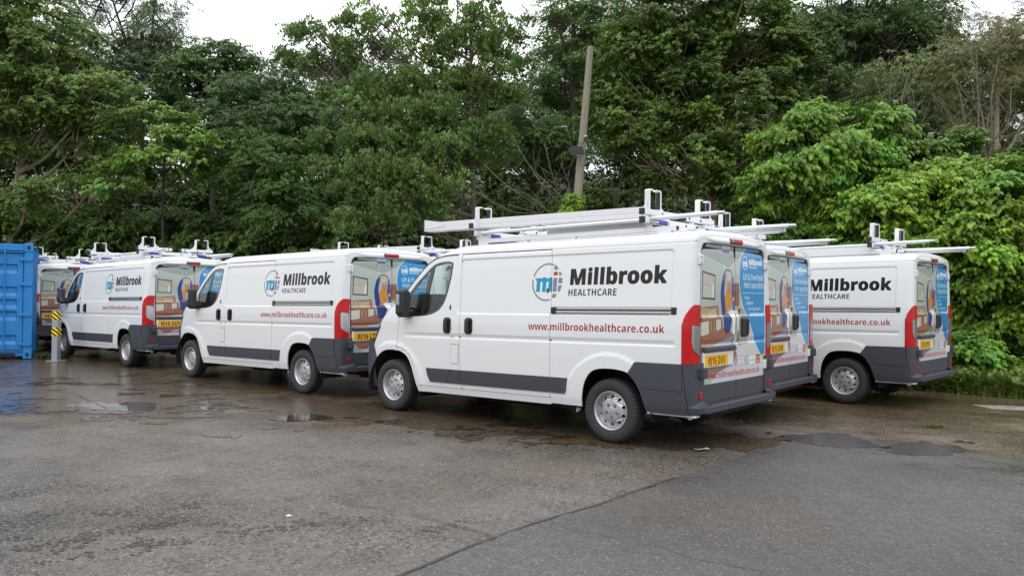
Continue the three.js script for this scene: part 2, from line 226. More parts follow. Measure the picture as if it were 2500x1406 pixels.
// ---------------------------------------------------------------- the vans
const VM = {
  paint: phy({ color: rgb(0.64, 0.655, 0.665), roughness: 0.42, specularIntensity: 0.4, clearcoat: 0.45, clearcoatRoughness: 0.04 }),
  plastic: std({ color: rgb(0.04, 0.043, 0.056), roughness: 0.55 }),
  black: std({ color: rgb(0.012, 0.012, 0.014), roughness: 0.45 }),
  gloss: phy({ color: rgb(0.012, 0.012, 0.014), roughness: 0.2, clearcoat: 0.6 }),
  gap: std({ color: rgb(0.01, 0.01, 0.011), roughness: 0.9 }),
  glass: phy({ color: rgb(0.84, 0.93, 0.90), roughness: 0.0, transmission: 1, thickness: 0, ior: 1.5 }),
  red: phy({ color: rgb(0.43, 0.004, 0.006), roughness: 0.3, specularIntensity: 0.6, clearcoat: 0.15, clearcoatRoughness: 0.05 }),
  darkRed: phy({ color: rgb(0.10, 0.006, 0.010), roughness: 0.16, clearcoat: 1, clearcoatRoughness: 0.03 }),
  lens: phy({ color: rgb(0.42, 0.43, 0.44), roughness: 0.22, metalness: 0.75, clearcoat: 0.6, clearcoatRoughness: 0.03 }),
  mirror: phy({ color: rgb(0.10, 0.11, 0.115), roughness: 0.05, metalness: 0.6 }),
  rubber: std({ color: rgb(0.022, 0.022, 0.024), roughness: 0.75 }),
  rim: std({ color: rgb(0.46, 0.46, 0.48), roughness: 0.4, metalness: 0.75 }),
  hub: std({ color: rgb(0.40, 0.40, 0.42), roughness: 0.45, metalness: 0.6 }),
  steel: std({ color: rgb(0.5, 0.5, 0.5), roughness: 0.32, metalness: 0.9 }),
  rack: phy({ color: rgb(0.68, 0.69, 0.71), roughness: 0.35, clearcoat: 0.4 }),
  blue: std({ color: rgb(0.02, 0.045, 0.30), roughness: 0.45 }),
  grey: std({ color: rgb(0.36, 0.36, 0.34), roughness: 0.8 }),
  trim: std({ color: rgb(0.03, 0.03, 0.034), roughness: 0.8 }),
};
const L = 3.45, RAKE = 0.015, XC = -0.88, RC = 0.07;                        // wheelbase; how far the body slopes; rear corner
const profile = table([[0.2, 0.945], [0.365, 0.975], [0.45, 0.995], [0.7, 1.013], [1.0, 1.020], [1.2, 1.020], [1.345, 1.012], [1.6, 0.988], [1.9, 0.955], [2.04, 0.933], [2.1, 0.923]]);
const roofW = table([[2.1, 0.923], [2.14, 0.911], [2.18, 0.887], [2.22, 0.856], [2.27, 0.81], [2.4, 0.69], [2.6, 0.49], [3.09, 0]]);
const roofY = table([[2.1, 2.1], [2.14, 2.138], [2.18, 2.168], [2.22, 2.192], [2.27, 2.209], [2.4, 2.224], [2.6, 2.238], [3.09, 2.25]]);
const topLine = table([[2.25, 2.087], [2.454, 2.085], [2.638, 2.068], [2.754, 2.031], [2.872, 1.96], [3.015, 1.837], [3.16, 1.696], [3.3, 1.562], [3.49, 1.44], [3.64, 1.31], [3.79, 1.135], [3.906, 0.99], [4.0, 0.9], [4.2, 0.85]]);
const taper = table([[2.9, 1], [3.3, 0.994], [3.6, 0.97], [3.8, 0.935], [3.95, 0.895], [4.05, 0.855], [4.15, 0.80]]);
function rectIn(x, y, x0, x1, y0, y1, r) {                                  // distance to the inside of a rounded rectangle
  const cx = (x0 + x1) / 2, cy = (y0 + y1) / 2, qx = Math.abs(x - cx) - (x1 - x0) / 2 + r, qy = Math.abs(y - cy) - (y1 - y0) / 2 + r;
  return -(Math.hypot(Math.max(qx, 0), Math.max(qy, 0)) + Math.min(Math.max(qx, qy), 0) - r);
}
function sec(x, s) {                                                        // cross-section of the body: [outward, up]
  if (s > 2.1) return [roofW(s), roofY(s)];
  let w = profile(s);
  w -= 0.011 * smooth(0, 0.020, rectIn(x, s, -0.735, 2.262, 1.345, 2.035, 0.055));
  const end = smooth(-0.80, -0.74, x) * (1 - smooth(3.0, 3.3, x));
  if (s > 1.03 && s < 1.13) w -= 0.013 * end * (s > 1.064 ? 1 - smooth(1.066, 1.114, s) : smooth(1.040, 1.062, s));
  if (s > 2.085) w -= 0.005 * (1 - Math.abs(s - 2.093) / 0.008 > 0 ? 1 - Math.abs(s - 2.093) / 0.008 : 0);
  const rr = Math.hypot(x, s - 0.335), rf = Math.hypot(x - L, s - 0.335);
  w += 0.014 * (1 - smooth(0.585, 0.635, rr)) + 0.016 * (1 - smooth(0.60, 0.66, rf));
  if (x > 2.9) w *= taper(x);
  if (x > 2.3 && s > 1.25) w -= 0.020 * smooth(1.25, 1.5, s) * smooth(2.3, 3.4, x);
  return [w, s];
}
function skin(u, s, off = 0) {                                              // the shell: u runs forward, and for u < XC round the rear corner on to the rear face
  const x = Math.max(u, XC), e = 0.004, p = sec(x, s), q = sec(x, s + e), o = sec(x, s - e);
  let nx = q[1] - o[1], ny = o[0] - q[0]; const l = Math.hypot(nx, ny); nx /= l; ny /= l;
  if (u >= XC) return [x, p[1] + ny * off, p[0] + nx * off];
  const arc = Math.min((XC - u) / RC, Math.PI / 2), rest = Math.max(0, XC - u - RC * Math.PI / 2), inset = RC * (1 - Math.cos(arc)) - off * Math.cos(arc) + rest;
  return [XC - (RC + off) * Math.sin(arc), p[1] - ny * inset, p[0] - nx * inset];
}
function bumperSkin(u, s, off = 0) { const p = skin(u, Math.max(s, 0.2), off + 0.070 * smooth(-0.925, -1.0, u) * (1 - smooth(0.445, 0.462, s)) - (u > -0.8 ? 0.014 * (1 - smooth(0.585, 0.635, Math.hypot(u, s - 0.335))) : 0)); return p; }
function cutHole(pieces, hole) {                                            // takes a convex hole (counter-clockwise) out of convex pieces
  const out = [];
  for (let p of pieces) {
    for (let i = 0; i < hole.length && p.length >= 3; i++) {
      const a = hole[i], b = hole[(i + 1) % hole.length], side = (q) => (b[0] - a[0]) * (q[1] - a[1]) - (b[1] - a[1]) * (q[0] - a[0]), inn = [], ex = [];
      for (let k = 0; k < p.length; k++) {
        const c = p[k], d = p[(k + 1) % p.length], sc = side(c), sd = side(d);
        (sc >= 0 ? inn : ex).push(c);
        if ((sc >= 0) !== (sd >= 0)) { const t = sc / (sc - sd), m = [c[0] + (d[0] - c[0]) * t, c[1] + (d[1] - c[1]) * t]; inn.push(m); ex.push(m); }
      }
      if (ex.length >= 3 && Math.abs(area(ex)) > 1e-9) out.push(ex);
      p = inn;
    }
  }
  return out;
}
const SX = [-0.755, -0.745, -0.735, -0.72, 2.245, 2.262, 2.28, -0.86, -0.84], SY = [1.04, 1.05, 1.062, 1.068, 1.085, 1.1, 1.114, 1.335, 1.345, 1.352, 1.358, 1.366, 2.013, 2.02, 2.027, 2.035, 2.045, 2.085, 2.089, 2.093, 2.097];
/** A sheet-metal panel: the outline poly in (a, b), less convex holes, laid on the surface f(a, b, off), with turned-in edges. */
function panel(poly, { f = skin, holes = [], off = 0, depth = 0.014, step = 0.04, ex = SX, ey = SY, uv = null, side = -1, edge = true } = {}) {
  poly = ccw(poly); holes = holes.map(ccw);
  const xs = poly.map((p) => p[0]), ys = poly.map((p) => p[1]), X = lines(Math.min(...xs), Math.max(...xs), step, ex), Y = lines(Math.min(...ys), Math.max(...ys), step, ey);
  const pos = [], nor = [], uvs = [], idx = [], seen = new Map();
  const P = (a, b, o) => { const p = f(a, b, o); return [p[0], p[1] - RAKE * p[0], p[2] * side]; };
  const N = (a, b) => {
    const e = 0.003, p = P(a + e, b, off), q = P(a - e, b, off), r = P(a, b + e, off), s = P(a, b - e, off);
    const v = new THREE.Vector3(p[0] - q[0], p[1] - q[1], p[2] - q[2]).cross(new THREE.Vector3(r[0] - s[0], r[1] - s[1], r[2] - s[2])).normalize();
    const o = P(a, b, off + 0.01), c = P(a, b, off); if (v.x * (o[0] - c[0]) + v.y * (o[1] - c[1]) + v.z * (o[2] - c[2]) < 0) v.negate(); return v;
  };
  const V = (a, b) => { const k = `${Math.round(a * 20000)},${Math.round(b * 20000)}`; let i = seen.get(k); if (i === undefined) { i = pos.length / 3; seen.set(k, i); pos.push(...P(a, b, off)); const n = N(a, b); nor.push(n.x, n.y, n.z); uvs.push(...(uv ? uv(a, b) : [a, b])); } return i; };
  const A = new THREE.Vector3(), B = new THREE.Vector3(), C = new THREE.Vector3();
  const tri = (i, j, k) => { if (i === j || j === k || i === k) return; A.fromArray(pos, i * 3); B.fromArray(pos, j * 3).sub(A); C.fromArray(pos, k * 3).sub(A); B.cross(C); if (B.length() < 1e-10) return; if (B.x * nor[i * 3] + B.y * nor[i * 3 + 1] + B.z * nor[i * 3 + 2] < 0) idx.push(i, k, j); else idx.push(i, j, k); };
  for (let i = 0; i < X.length - 1; i++) for (let j = 0; j < Y.length - 1; j++) {
    const c = clipBox(poly, X[i], X[i + 1], Y[j], Y[j + 1]); if (c.length < 3 || Math.abs(area(c)) < 1e-8) continue;
    let pieces = [c];
    const full = Math.abs(area(c) - (X[i + 1] - X[i]) * (Y[j + 1] - Y[j])) < 1e-9;
    if (!full || holes.length) {
      const t = THREE.ShapeUtils.triangulateShape(c.map((p) => new THREE.Vector2(...p)), []);
      if (!full) pieces = t.map((k) => k.map((m) => c[m]));
    }
    for (const h of holes) pieces = cutHole(pieces.map(ccw), h);
    for (const p of pieces) { const ids = p.map((q) => V(q[0], q[1])); for (let k = 1; k < ids.length - 1; k++) tri(ids[0], ids[k], ids[k + 1]); }
  }
  if (edge) for (const ring of [poly, ...holes]) {
    const pts = []; for (let i = 0; i < ring.length; i++) { const a = ring[i], b = ring[(i + 1) % ring.length], n = Math.max(1, Math.ceil(Math.hypot(b[0] - a[0], b[1] - a[1]) / step)); for (let k = 0; k < n; k++) pts.push([lerp(a[0], b[0], k / n), lerp(a[1], b[1], k / n)]); }
    for (let i = 0; i < pts.length; i++) {
      const a = pts[i], b = pts[(i + 1) % pts.length], p = P(...a, off), q = P(...b, off), r = P(...b, off - depth), s = P(...a, off - depth), k = pos.length / 3;
      A.set(q[0] - p[0], q[1] - p[1], q[2] - p[2]); B.set(s[0] - p[0], s[1] - p[1], s[2] - p[2]); A.cross(B).normalize();
      pos.push(...p, ...q, ...r, ...s); for (let m = 0; m < 4; m++) { nor.push(A.x, A.y, A.z); uvs.push(...(uv ? uv(...(m === 0 || m === 3 ? a : b)) : a)); }
      idx.push(k, k + 1, k + 2, k, k + 2, k + 3);
    }
  }
  return geo(pos, idx, uvs, nor);
}
function rake(g) { const p = g.attributes.position; for (let i = 0; i < p.count; i++) p.setY(i, p.getY(i) - RAKE * p.getX(i)); return g; }
function mirrored(g) {                                                      // the same piece for the other side of the van
  const c = g.index ? g.toNonIndexed() : g.clone();
  for (const [k, at] of Object.entries(c.attributes)) { const n = at.itemSize, x = at.array; if (k !== 'uv') for (let i = 2; i < x.length; i += n) x[i] = -x[i]; for (let t = 0; t < at.count; t += 3) for (let j = 0; j < n; j++) { const p = (t + 1) * n + j, q = (t + 2) * n + j, v = x[p]; x[p] = x[q]; x[q] = v; } }
  return c;
}
function roundPoly(pts, r = 0.03, n = 4) {                                  // rounds the corners of a polygon; a point may carry its own radius
  const out = [], N = pts.length;
  for (let i = 0; i < N; i++) {
    const p = pts[i], a = pts[(i + N - 1) % N], b = pts[(i + 1) % N], rr = p[2] ?? r, da = Math.hypot(a[0] - p[0], a[1] - p[1]), db = Math.hypot(b[0] - p[0], b[1] - p[1]), k = Math.min(rr, da * 0.48, db * 0.48);
    if (k < 1e-4) { out.push([p[0], p[1]]); continue; }
    const s = [p[0] + (a[0] - p[0]) * k / da, p[1] + (a[1] - p[1]) * k / da], e = [p[0] + (b[0] - p[0]) * k / db, p[1] + (b[1] - p[1]) * k / db];
    for (let m = 0; m <= n; m++) { const t = m / n; out.push([(1 - t) ** 2 * s[0] + 2 * t * (1 - t) * p[0] + t * t * e[0], (1 - t) ** 2 * s[1] + 2 * t * (1 - t) * p[1] + t * t * e[1]]); }
  }
  return out;
}
function loft(rows, uvf) {                                                  // rows of points (all the same count) to a smooth sheet
  const pos = [], idx = [], uv = [], n = rows[0].length;
  rows.forEach((r, i) => r.forEach((p, j) => { pos.push(p[0], p[1] - RAKE * p[0], p[2]); uv.push(...(uvf ? uvf(p) : [i / rows.length, j / n])); }));
  for (let i = 0; i < rows.length - 1; i++) for (let j = 0; j < n - 1; j++) { const a = i * n + j; idx.push(a, a + 1, a + n, a + 1, a + n + 1, a + n); }
  return geo(pos, idx, uv);
}
const curve = (pts, n) => new THREE.CatmullRomCurve3(pts.map((p) => new THREE.Vector3(p[0], p[1], 0)), false, 'centripetal').getPoints(n).map((p) => [p.x, p.y]);

// outlines on the side of the body, read along the van (x forward from the rear axle) and up
const frontArch = curve([[2.949, 0.367], [2.975, 0.45], [3.006, 0.545], [3.057, 0.685], [3.133, 0.792], [3.259, 0.853], [3.411, 0.868], [3.56, 0.858], [3.66, 0.832], [3.736, 0.795], [3.80, 0.748]], 26);
const doorArch = curve([[2.915, 0.425], [2.945, 0.455], [2.995, 0.615], [3.047, 0.765], [3.134, 0.855], [3.255, 0.900], [3.325, 0.912]], 18);
const rearArch = curve([[-0.47, 0.34], [-0.455, 0.385], [-0.40, 0.56], [-0.33, 0.68], [-0.247, 0.755], [-0.13, 0.784], [0.0, 0.790], [0.12, 0.782], [0.22, 0.745], [0.29, 0.66], [0.325, 0.58], [0.35, 0.45], [0.357, 0.365]], 30);
const topCurve = []; for (let x = 2.31; x <= 3.3; x += 0.045) topCurve.push([x, topLine(x)]);
const cabDoor = [[2.425, 0.425], ...doorArch, [3.338, 0.93], [3.333, 1.02], [3.316, 1.18], [3.300, 1.30], [3.290, 1.42], [3.275, 1.575], ...topCurve.slice(0, -1).reverse().map((p) => [p[0], p[1] - 0.004]), [2.314, 1.36], [2.318, 1.15], [2.330, 0.979], [2.345, 0.86], [2.385, 0.70]];
const windowHole = roundPoly([[2.372, 1.99, 0.06], [2.43, 2.012, 0.05], [2.54, 2.014, 0.08], [2.653, 2.002, 0.07], [2.746, 1.971, 0.05], [3.03, 1.744, 0.02], [3.211, 1.558, 0.03], [3.222, 1.308, 0.02], [2.93, 1.314, 0.1], [2.714, 1.333, 0.1], [2.57, 1.388, 0.06], [2.483, 1.475, 0.06], [2.428, 1.625, 0.06], [2.388, 1.80, 0.06]], 0.04, 3);
const glassMain = roundPoly([[2.408, 1.985, 0.04], [2.55, 1.988, 0.03], [2.715, 1.955, 0.01], [2.845, 1.345, 0.01], [2.72, 1.362, 0.05], [2.60, 1.41, 0.06], [2.515, 1.50, 0.06], [2.46, 1.65, 0.06], [2.424, 1.81, 0.06]], 0.03, 3);
const glassTri = roundPoly([[2.79, 1.925, 0.008], [2.85, 1.866, 0.02], [3.145, 1.60, 0.03], [3.16, 1.352, 0.02], [2.91, 1.345, 0.01]], 0.02, 3);
const slidingDoor = roundPoly([[0.790, 0.425, 0.02], [2.168, 0.425, 0.04], [2.185, 0.8, 0], [2.192, 1.33, 0], [2.237, 2.088, 0.012], [0.838, 2.088, 0.012], [0.808, 1.72, 0.3], [0.792, 1.40, 0.1], [0.785, 1.05, 0.2]], 0.02);
const quarter = [[-0.99, 0.875], [-0.99, 2.1], [0.832, 2.1], [0.832, 2.088], [0.802, 1.72], [0.786, 1.40], [0.779, 1.05], [0.784, 0.425], [0.79, 0.36], [0.357, 0.36], ...rearArch.slice().reverse().filter((p) => p[0] > -0.25), [-0.33, 0.875]];
const sideBumper = roundPoly([[-0.878, 0.872, 0.006], [-0.915, 0.375, 0.01], [-0.456, 0.375, 0.01], ...rearArch.filter((p) => p[0] < -0.25 && p[0] > -0.455).map((p) => [p[0], p[1], 0]), [-0.247, 0.757, 0.004], [-0.335, 0.872, 0.02]], 0.01);
const pillar = [[2.436, 0.425], [2.395, 0.70], [2.355, 0.86], [2.337, 0.985], [2.325, 1.15], [2.3205, 1.36], [2.307, 2.1], [2.2435, 2.1], [2.2435, 2.088], [2.1985, 1.33], [2.1915, 0.8], [2.1745, 0.425]];
const sill = [[0.79, 0.345], [0.784, 0.4185], [2.436, 0.4185], [2.915, 0.4185], [2.951, 0.452], [3.001, 0.613], [3.052, 0.760], [3.137, 0.849], [3.256, 0.893], [3.335, 0.906], [3.345, 0.862], ...frontArch.slice().reverse().filter((p) => p[0] < 3.345), [2.945, 0.345]];
const wing = [[3.345, 0.855], ...frontArch.filter((p) => p[0] > 3.345), [3.80, 0.75], [3.83, 0.80], [3.876, 0.848], [3.917, 0.93], [3.906, 0.99], [3.79, 1.135], [3.64, 1.31], [3.49, 1.44], [3.306, 1.556], [3.296, 1.42], [3.307, 1.30], [3.323, 1.18], [3.340, 1.02], [3.345, 0.93]];
const noseBumper = [[3.80, 0.745], [3.846, 0.706], [3.871, 0.582], [3.845, 0.442], [3.80, 0.345], [4.03, 0.345], [4.11, 0.5], [4.125, 0.62], [4.10, 0.80], [4.04, 0.98], [3.91, 0.988], [3.922, 0.93], [3.881, 0.846], [3.834, 0.796]];
const stripPieces = [[[2.338, 0.656], [2.778, 0.656], [2.755, 0.56], [2.71, 0.483], [2.407, 0.483], [2.394, 0.56]], [[2.186, 0.656], [2.331, 0.656], [2.386, 0.56], [2.40, 0.483], [2.181, 0.483]], [[0.792, 0.656], [2.178, 0.656], [2.173, 0.483], [0.793, 0.483]], [[0.541, 0.656], [0.781, 0.656], [0.781, 0.483], [0.571, 0.483], [0.552, 0.53]]];

// the print on the doors and on the side of the body
const fit = (c, text, x0, x1, y, size, font, color, weightStroke = 0) => { // text with its left and right end and cap size given
  c.save(); c.font = `${font.replace('#', size)}`; const w = c.measureText(text).width; c.translate(x0, y); c.scale((x1 - x0) / w, 1); c.fillStyle = color; c.textBaseline = 'alphabetic'; c.fillText(text, 0, 0);
  if (weightStroke) { c.strokeStyle = color; c.lineWidth = weightStroke; c.lineJoin = 'miter'; c.miterLimit = 2; c.strokeText(text, 0, 0); } c.restore();
};
function roundel(c, x, y, r, mono) {                                        // the ring with the letters m and i in it
  const grey = mono ?? '#8b929b', s = r / 100;
  c.save(); c.translate(x, y); c.scale(s, s);
  c.strokeStyle = grey; c.lineWidth = 9; c.beginPath(); c.arc(0, 0, 96, Math.PI * 0.42, Math.PI * 1.05); c.stroke(); c.beginPath(); c.arc(0, 0, 96, Math.PI * 1.10, Math.PI * 1.62); c.stroke();
  c.save(); c.beginPath(); c.arc(0, 0, 101, 0, 7); c.clip(); c.fillStyle = grey;
  for (const [a, b, p, q] of [[40, 66, -100, -64], [74, 100, -78, -64], [74, 100, -52, -34], [40, 66, -22, 52], [74, 100, -22, 8], [74, 100, 18, 52], [40, 66, 62, 84], [74, 100, 62, 84], [30, 66, 92, 100]]) c.fillRect(a, p, b - a, q - p);
  c.fillStyle = mono ?? '#d23418'; c.fillRect(40, -54, 26, 20); c.restore();
  c.fillStyle = mono ?? '#17a6cf'; c.beginPath();
  c.moveTo(-88, -22); c.quadraticCurveTo(-62, -20, -50, -24); c.lineTo(-40, -20); c.quadraticCurveTo(-18, -34, 2, -18); c.quadraticCurveTo(34, -38, 36, -4); c.lineTo(36, 52); c.lineTo(10, 52); c.lineTo(10, 2); c.quadraticCurveTo(4, -8, -4, 2); c.lineTo(-4, 52); c.lineTo(-30, 52); c.lineTo(-30, 2); c.quadraticCurveTo(-36, -8, -44, 2); c.lineTo(-44, 52); c.lineTo(-70, 52); c.lineTo(-70, 0); c.quadraticCurveTo(-72, -16, -88, -22); c.fill();
  c.restore();
}
const SIDE = { x0: 1.35, x1: -0.75, y0: 1.12, y1: 2.0 };                    // the printed field on the left side, front to rear and bottom to top
const sideTexture = canvasTexture(2048, 858, (c, w, h) => {
  const X = (x) => (SIDE.x0 - x) / (SIDE.x0 - SIDE.x1) * w, Y = (y) => (SIDE.y1 - y) / (SIDE.y1 - SIDE.y0) * h;
  c.fillStyle = '#fff'; c.fillRect(0, 0, w, h);
  roundel(c, X(0.872), Y(1.722), (X(0.66) - X(1.09)) / 2);
  fit(c, 'Millbrook', X(0.566), X(-0.652), Y(1.690), 228, 'bold #px sans-serif', '#0b0b10', 13);
  fit(c, 'HEALTHCARE', X(0.572), X(-0.072), Y(1.563), 100, 'bold #px sans-serif', '#0d0d10', 0);
  fit(c, 'www.millbrookhealthcare.co.uk', X(1.097), X(-0.664), Y(1.178), 112, 'bold #px sans-serif', '#b3131b', 0);
});
const sidePrint = VM.paint.clone(); sidePrint.map = sideTexture; sidePrint.clearcoat = 0.35;
const sideUV = (x, y) => [(SIDE.x0 - x) / (SIDE.x0 - SIDE.x1), (y - SIDE.y0) / (SIDE.y1 - SIDE.y0)];

const REAR = { z0: -0.82, z1: 0.82, y0: 0.655, y1: 2.095 };
const rearTexture = canvasTexture(1400, 1229, (c, w, h) => {
  const k = (z, y) => { const t = (y - 0.48) / 1.62; return (z - 0.0265 + 0.0905 * t) * (1.048 - 0.097 * t); };
  const X = (z) => (z - REAR.z0) / (REAR.z1 - REAR.z0) * w, Y = (y) => (REAR.y1 - y) / (REAR.y1 - REAR.y0) * h;
  const poly = (pts, fill) => { c.fillStyle = fill; c.beginPath(); pts.forEach((p, i) => c[i ? 'lineTo' : 'moveTo'](X(k(...p)), Y(p[1]))); c.closePath(); c.fill(); };
  const line = (pts, col, lw) => { c.strokeStyle = col; c.lineWidth = lw; c.lineCap = 'round'; c.lineJoin = 'round'; c.beginPath(); pts.forEach((p, i) => c[i ? 'lineTo' : 'moveTo'](X(k(...p)), Y(p[1]))); c.stroke(); };
  const blob = (pts, fill) => { const q = new THREE.CatmullRomCurve3(pts.map((p) => new THREE.Vector3(X(k(...p)), Y(p[1]), 0)), true, 'centripetal').getPoints(pts.length * 8); c.fillStyle = fill; c.beginPath(); q.forEach((p, i) => c[i ? 'lineTo' : 'moveTo'](p.x, p.y)); c.closePath(); c.fill(); };
  poly([[-1, 2.2], [1, 2.2], [1, 0.6], [-1, 0.6]], '#adb6ae');               // left wall of the pictured room
  poly([[-1, 2.2], [1, 2.2], [1, 2.06], [0.136, 2.0], [-0.224, 1.853], [-0.867, 1.977]], '#93a09b');
  line([[-0.867, 1.977], [-0.224, 1.853], [0.136, 2.0]], '#d6dad4', 5);
  line([[-0.867, 1.967], [-0.224, 1.843]], '#a9b2ab', 3);
  poly([[-0.224, 1.85], [0.3, 2.06], [0.3, 1.1], [-0.224, 1.1]], '#b9b9b3');
  poly([[-0.095, 1.698], [0.074, 1.70], [0.074, 1.447], [-0.095, 1.45]], '#8d6148'); line([[-0.095, 1.60], [0.07, 1.60]], '#6d4735', 4); line([[-0.03, 1.69], [-0.03, 1.45]], '#74503c', 4);
  poly([[-0.09, 1.62], [-0.03, 1.62], [-0.03, 1.52], [-0.09, 1.52]], '#7a4e38');
  poly([[-0.842, 1.812], [-0.536, 1.775], [-0.524, 1.515], [-0.815, 1.522]], '#2c322f');   // blind in its frame
  poly([[-0.82, 1.79], [-0.552, 1.756], [-0.545, 1.535], [-0.80, 1.542]], '#c6c3b6');
  for (let i = 0; i < 17; i++) { const t = i / 16, z = -0.815 + t * 0.26; line([[z, 1.785 - t * 0.03], [z + 0.02, 1.74], [z + 0.016, 1.70 - t * 0.02]], i % 3 ? '#8c8879' : '#4d4c45', i % 2 ? 3 : 5); line([[z, 1.64], [z + 0.03, 1.59], [z + 0.05, 1.545]], i % 3 ? '#9b978a' : '#5e5c53', 3); }
  poly([[-0.815, 1.695], [-0.553, 1.672], [-0.552, 1.635], [-0.81, 1.655]], '#b1a896'); poly([[-0.60, 1.67], [-0.555, 1.668], [-0.55, 1.54], [-0.597, 1.54]], '#d8d8d0');
  poly([[-0.85, 1.44], [-0.44, 1.46], [-0.36, 1.20], [-0.85, 1.10]], '#9c6d58');        // bed and cushions
  poly([[-0.83, 1.345], [-0.37, 1.340], [-0.335, 1.22], [-0.83, 1.10]], '#8e5843');
  poly([[-0.83, 1.425], [-0.78, 1.44], [-0.70, 1.425], [-0.685, 1.33], [-0.83, 1.33]], '#a79c77'); poly([[-0.69, 1.43], [-0.60, 1.415], [-0.485, 1.435], [-0.47, 1.335], [-0.67, 1.33]], '#b3a882');
  poly([[-0.83, 1.285], [-0.66, 1.30], [-0.645, 1.165], [-0.83, 1.145]], '#c9c6b6'); poly([[-0.65, 1.295], [-0.57, 1.30], [-0.55, 1.195], [-0.64, 1.18]], '#91674c'); for (let i = 0; i < 5; i++) line([[-0.64 + i * 0.033, 1.29], [-0.63 + i * 0.033, 1.19]], i % 2 ? '#d2bd9a' : '#5d3d2b', 6);
  poly([[-0.50, 1.31], [-0.395, 1.315], [-0.375, 1.20], [-0.485, 1.185]], '#c7c5b8');
  poly([[-0.83, 1.145], [-0.50, 1.19], [-0.33, 1.225], [-0.085, 1.165], [-0.085, 1.10], [-0.45, 1.045], [-0.83, 1.035]], '#96604b');
  for (let i = 0; i < 26; i++) line([[-0.82 + i * 0.026, 1.06 + 0.004 * i], [-0.78 + i * 0.026, 1.10 + 0.0035 * i]], i % 2 ? '#8f5a45' : '#a0694f', 3);
  poly([[-0.60, 1.03], [-0.085, 1.135], [-0.085, 1.0], [-0.80, 0.99]], '#9aa1ad'); poly([[-0.85, 1.035], [-0.60, 1.03], [-0.80, 0.97], [-0.85, 0.98]], '#79808c');
  poly([[-0.85, 1.0], [-0.08, 1.0], [0.02, 0.96], [0.06, 0.90], [-0.2, 0.75], [-0.45, 0.70], [-0.62, 0.73], [-0.72, 0.80], [-0.85, 0.86]], '#97766a');
  poly([[-0.09, 1.10], [0.30, 1.20], [0.9, 0.95], [0.9, 0.6], [-0.85, 0.6], [-0.55, 0.67], [-0.40, 0.76], [-0.05, 0.84], [0.02, 0.93]], '#c9ccd2');
  poly([[-0.03, 0.80], [0.0, 0.92], [0.16, 1.0], [0.15, 0.92], [0.02, 0.82]], '#c8a394');
  poly([[-0.16, 1.46], [0.36, 1.40], [0.30, 1.02], [0.15, 0.98], [-0.05, 1.16]], '#a6a49e');
  poly([[0.02, 1.02], [0.50, 1.05], [0.75, 0.78], [0.72, 0.66], [0.10, 0.66], [0.05, 0.86]], '#cfd0d0');
  // hoist, sling and the person sitting in it
  line([[-0.315, 2.02], [-0.325, 1.80]], '#dfe2de', 4); line([[-0.275, 2.02], [-0.21, 1.83]], '#b9c1bd', 4);
  poly([[-0.376, 2.088], [-0.185, 2.088], [-0.185, 2.045], [-0.376, 2.045]], '#dcdfe4'); blob([[-0.376, 2.048], [-0.28, 2.05], [-0.182, 2.046], [-0.20, 2.02], [-0.29, 2.012], [-0.36, 2.022]], '#3a4386');
  fit(c, 'Millbrook', X(k(-0.33, 2.06)), X(k(-0.22, 2.06)), Y(2.062), 16, 'bold #px sans-serif', '#3a3d4d');
  blob([[-0.345, 1.79], [-0.30, 1.80], [-0.31, 1.60], [-0.27, 1.50], [-0.26, 1.38], [-0.12, 1.36], [-0.13, 1.28], [-0.20, 1.19], [-0.30, 1.20], [-0.33, 1.30], [-0.385, 1.50], [-0.40, 1.60]], '#1d3379');
  poly([[-0.30, 1.20], [-0.13, 1.24], [-0.18, 1.17], [-0.28, 1.16]], '#1a2b66');
  poly([[-0.130, 1.765], [-0.098, 1.76], [-0.085, 1.60], [-0.075, 1.46], [-0.125, 1.47], [-0.14, 1.60]], '#2d48a6');
  poly([[-0.12, 1.50], [-0.07, 1.50], [-0.03, 1.38], [-0.02, 1.31], [-0.07, 1.33]], '#2b4597');
  line([[-0.33, 1.79], [-0.30, 1.825], [-0.235, 1.838], [-0.17, 1.825], [-0.125, 1.775]], '#1b1d22', 13);
  for (const z of [-0.335, -0.12]) { c.fillStyle = '#8d939a'; c.beginPath(); c.arc(X(k(z, 1.775)), Y(1.775), 8, 0, 7); c.fill(); }
  blob([[-0.245, 1.62], [-0.20, 1.635], [-0.15, 1.615], [-0.125, 1.54], [-0.13, 1.47], [-0.16, 1.40], [-0.24, 1.39], [-0.275, 1.46], [-0.285, 1.56]], '#d08c1c');
  blob([[-0.27, 1.60], [-0.235, 1.605], [-0.22, 1.52], [-0.215, 1.45], [-0.24, 1.42], [-0.275, 1.47]], '#cf8d22');
  blob([[-0.255, 1.46], [-0.22, 1.47], [-0.15, 1.485], [-0.10, 1.515], [-0.105, 1.49], [-0.16, 1.445], [-0.23, 1.42]], '#bd8262');   // forearm
  blob([[-0.26, 1.44], [-0.235, 1.44], [-0.23, 1.37], [-0.265, 1.36]], '#b77a5b');
  poly([[-0.105, 1.525], [-0.075, 1.55], [-0.062, 1.54], [-0.09, 1.505]], '#eef0f2'); blob([[-0.125, 1.505], [-0.09, 1.525], [-0.085, 1.50], [-0.115, 1.485]], '#c58b6b');
  line([[-0.15, 1.485], [-0.10, 1.47], [-0.09, 1.43], [-0.17, 1.40], [-0.27, 1.46], [-0.31, 1.58], [-0.315, 1.74]], '#d9d3c6', 4);
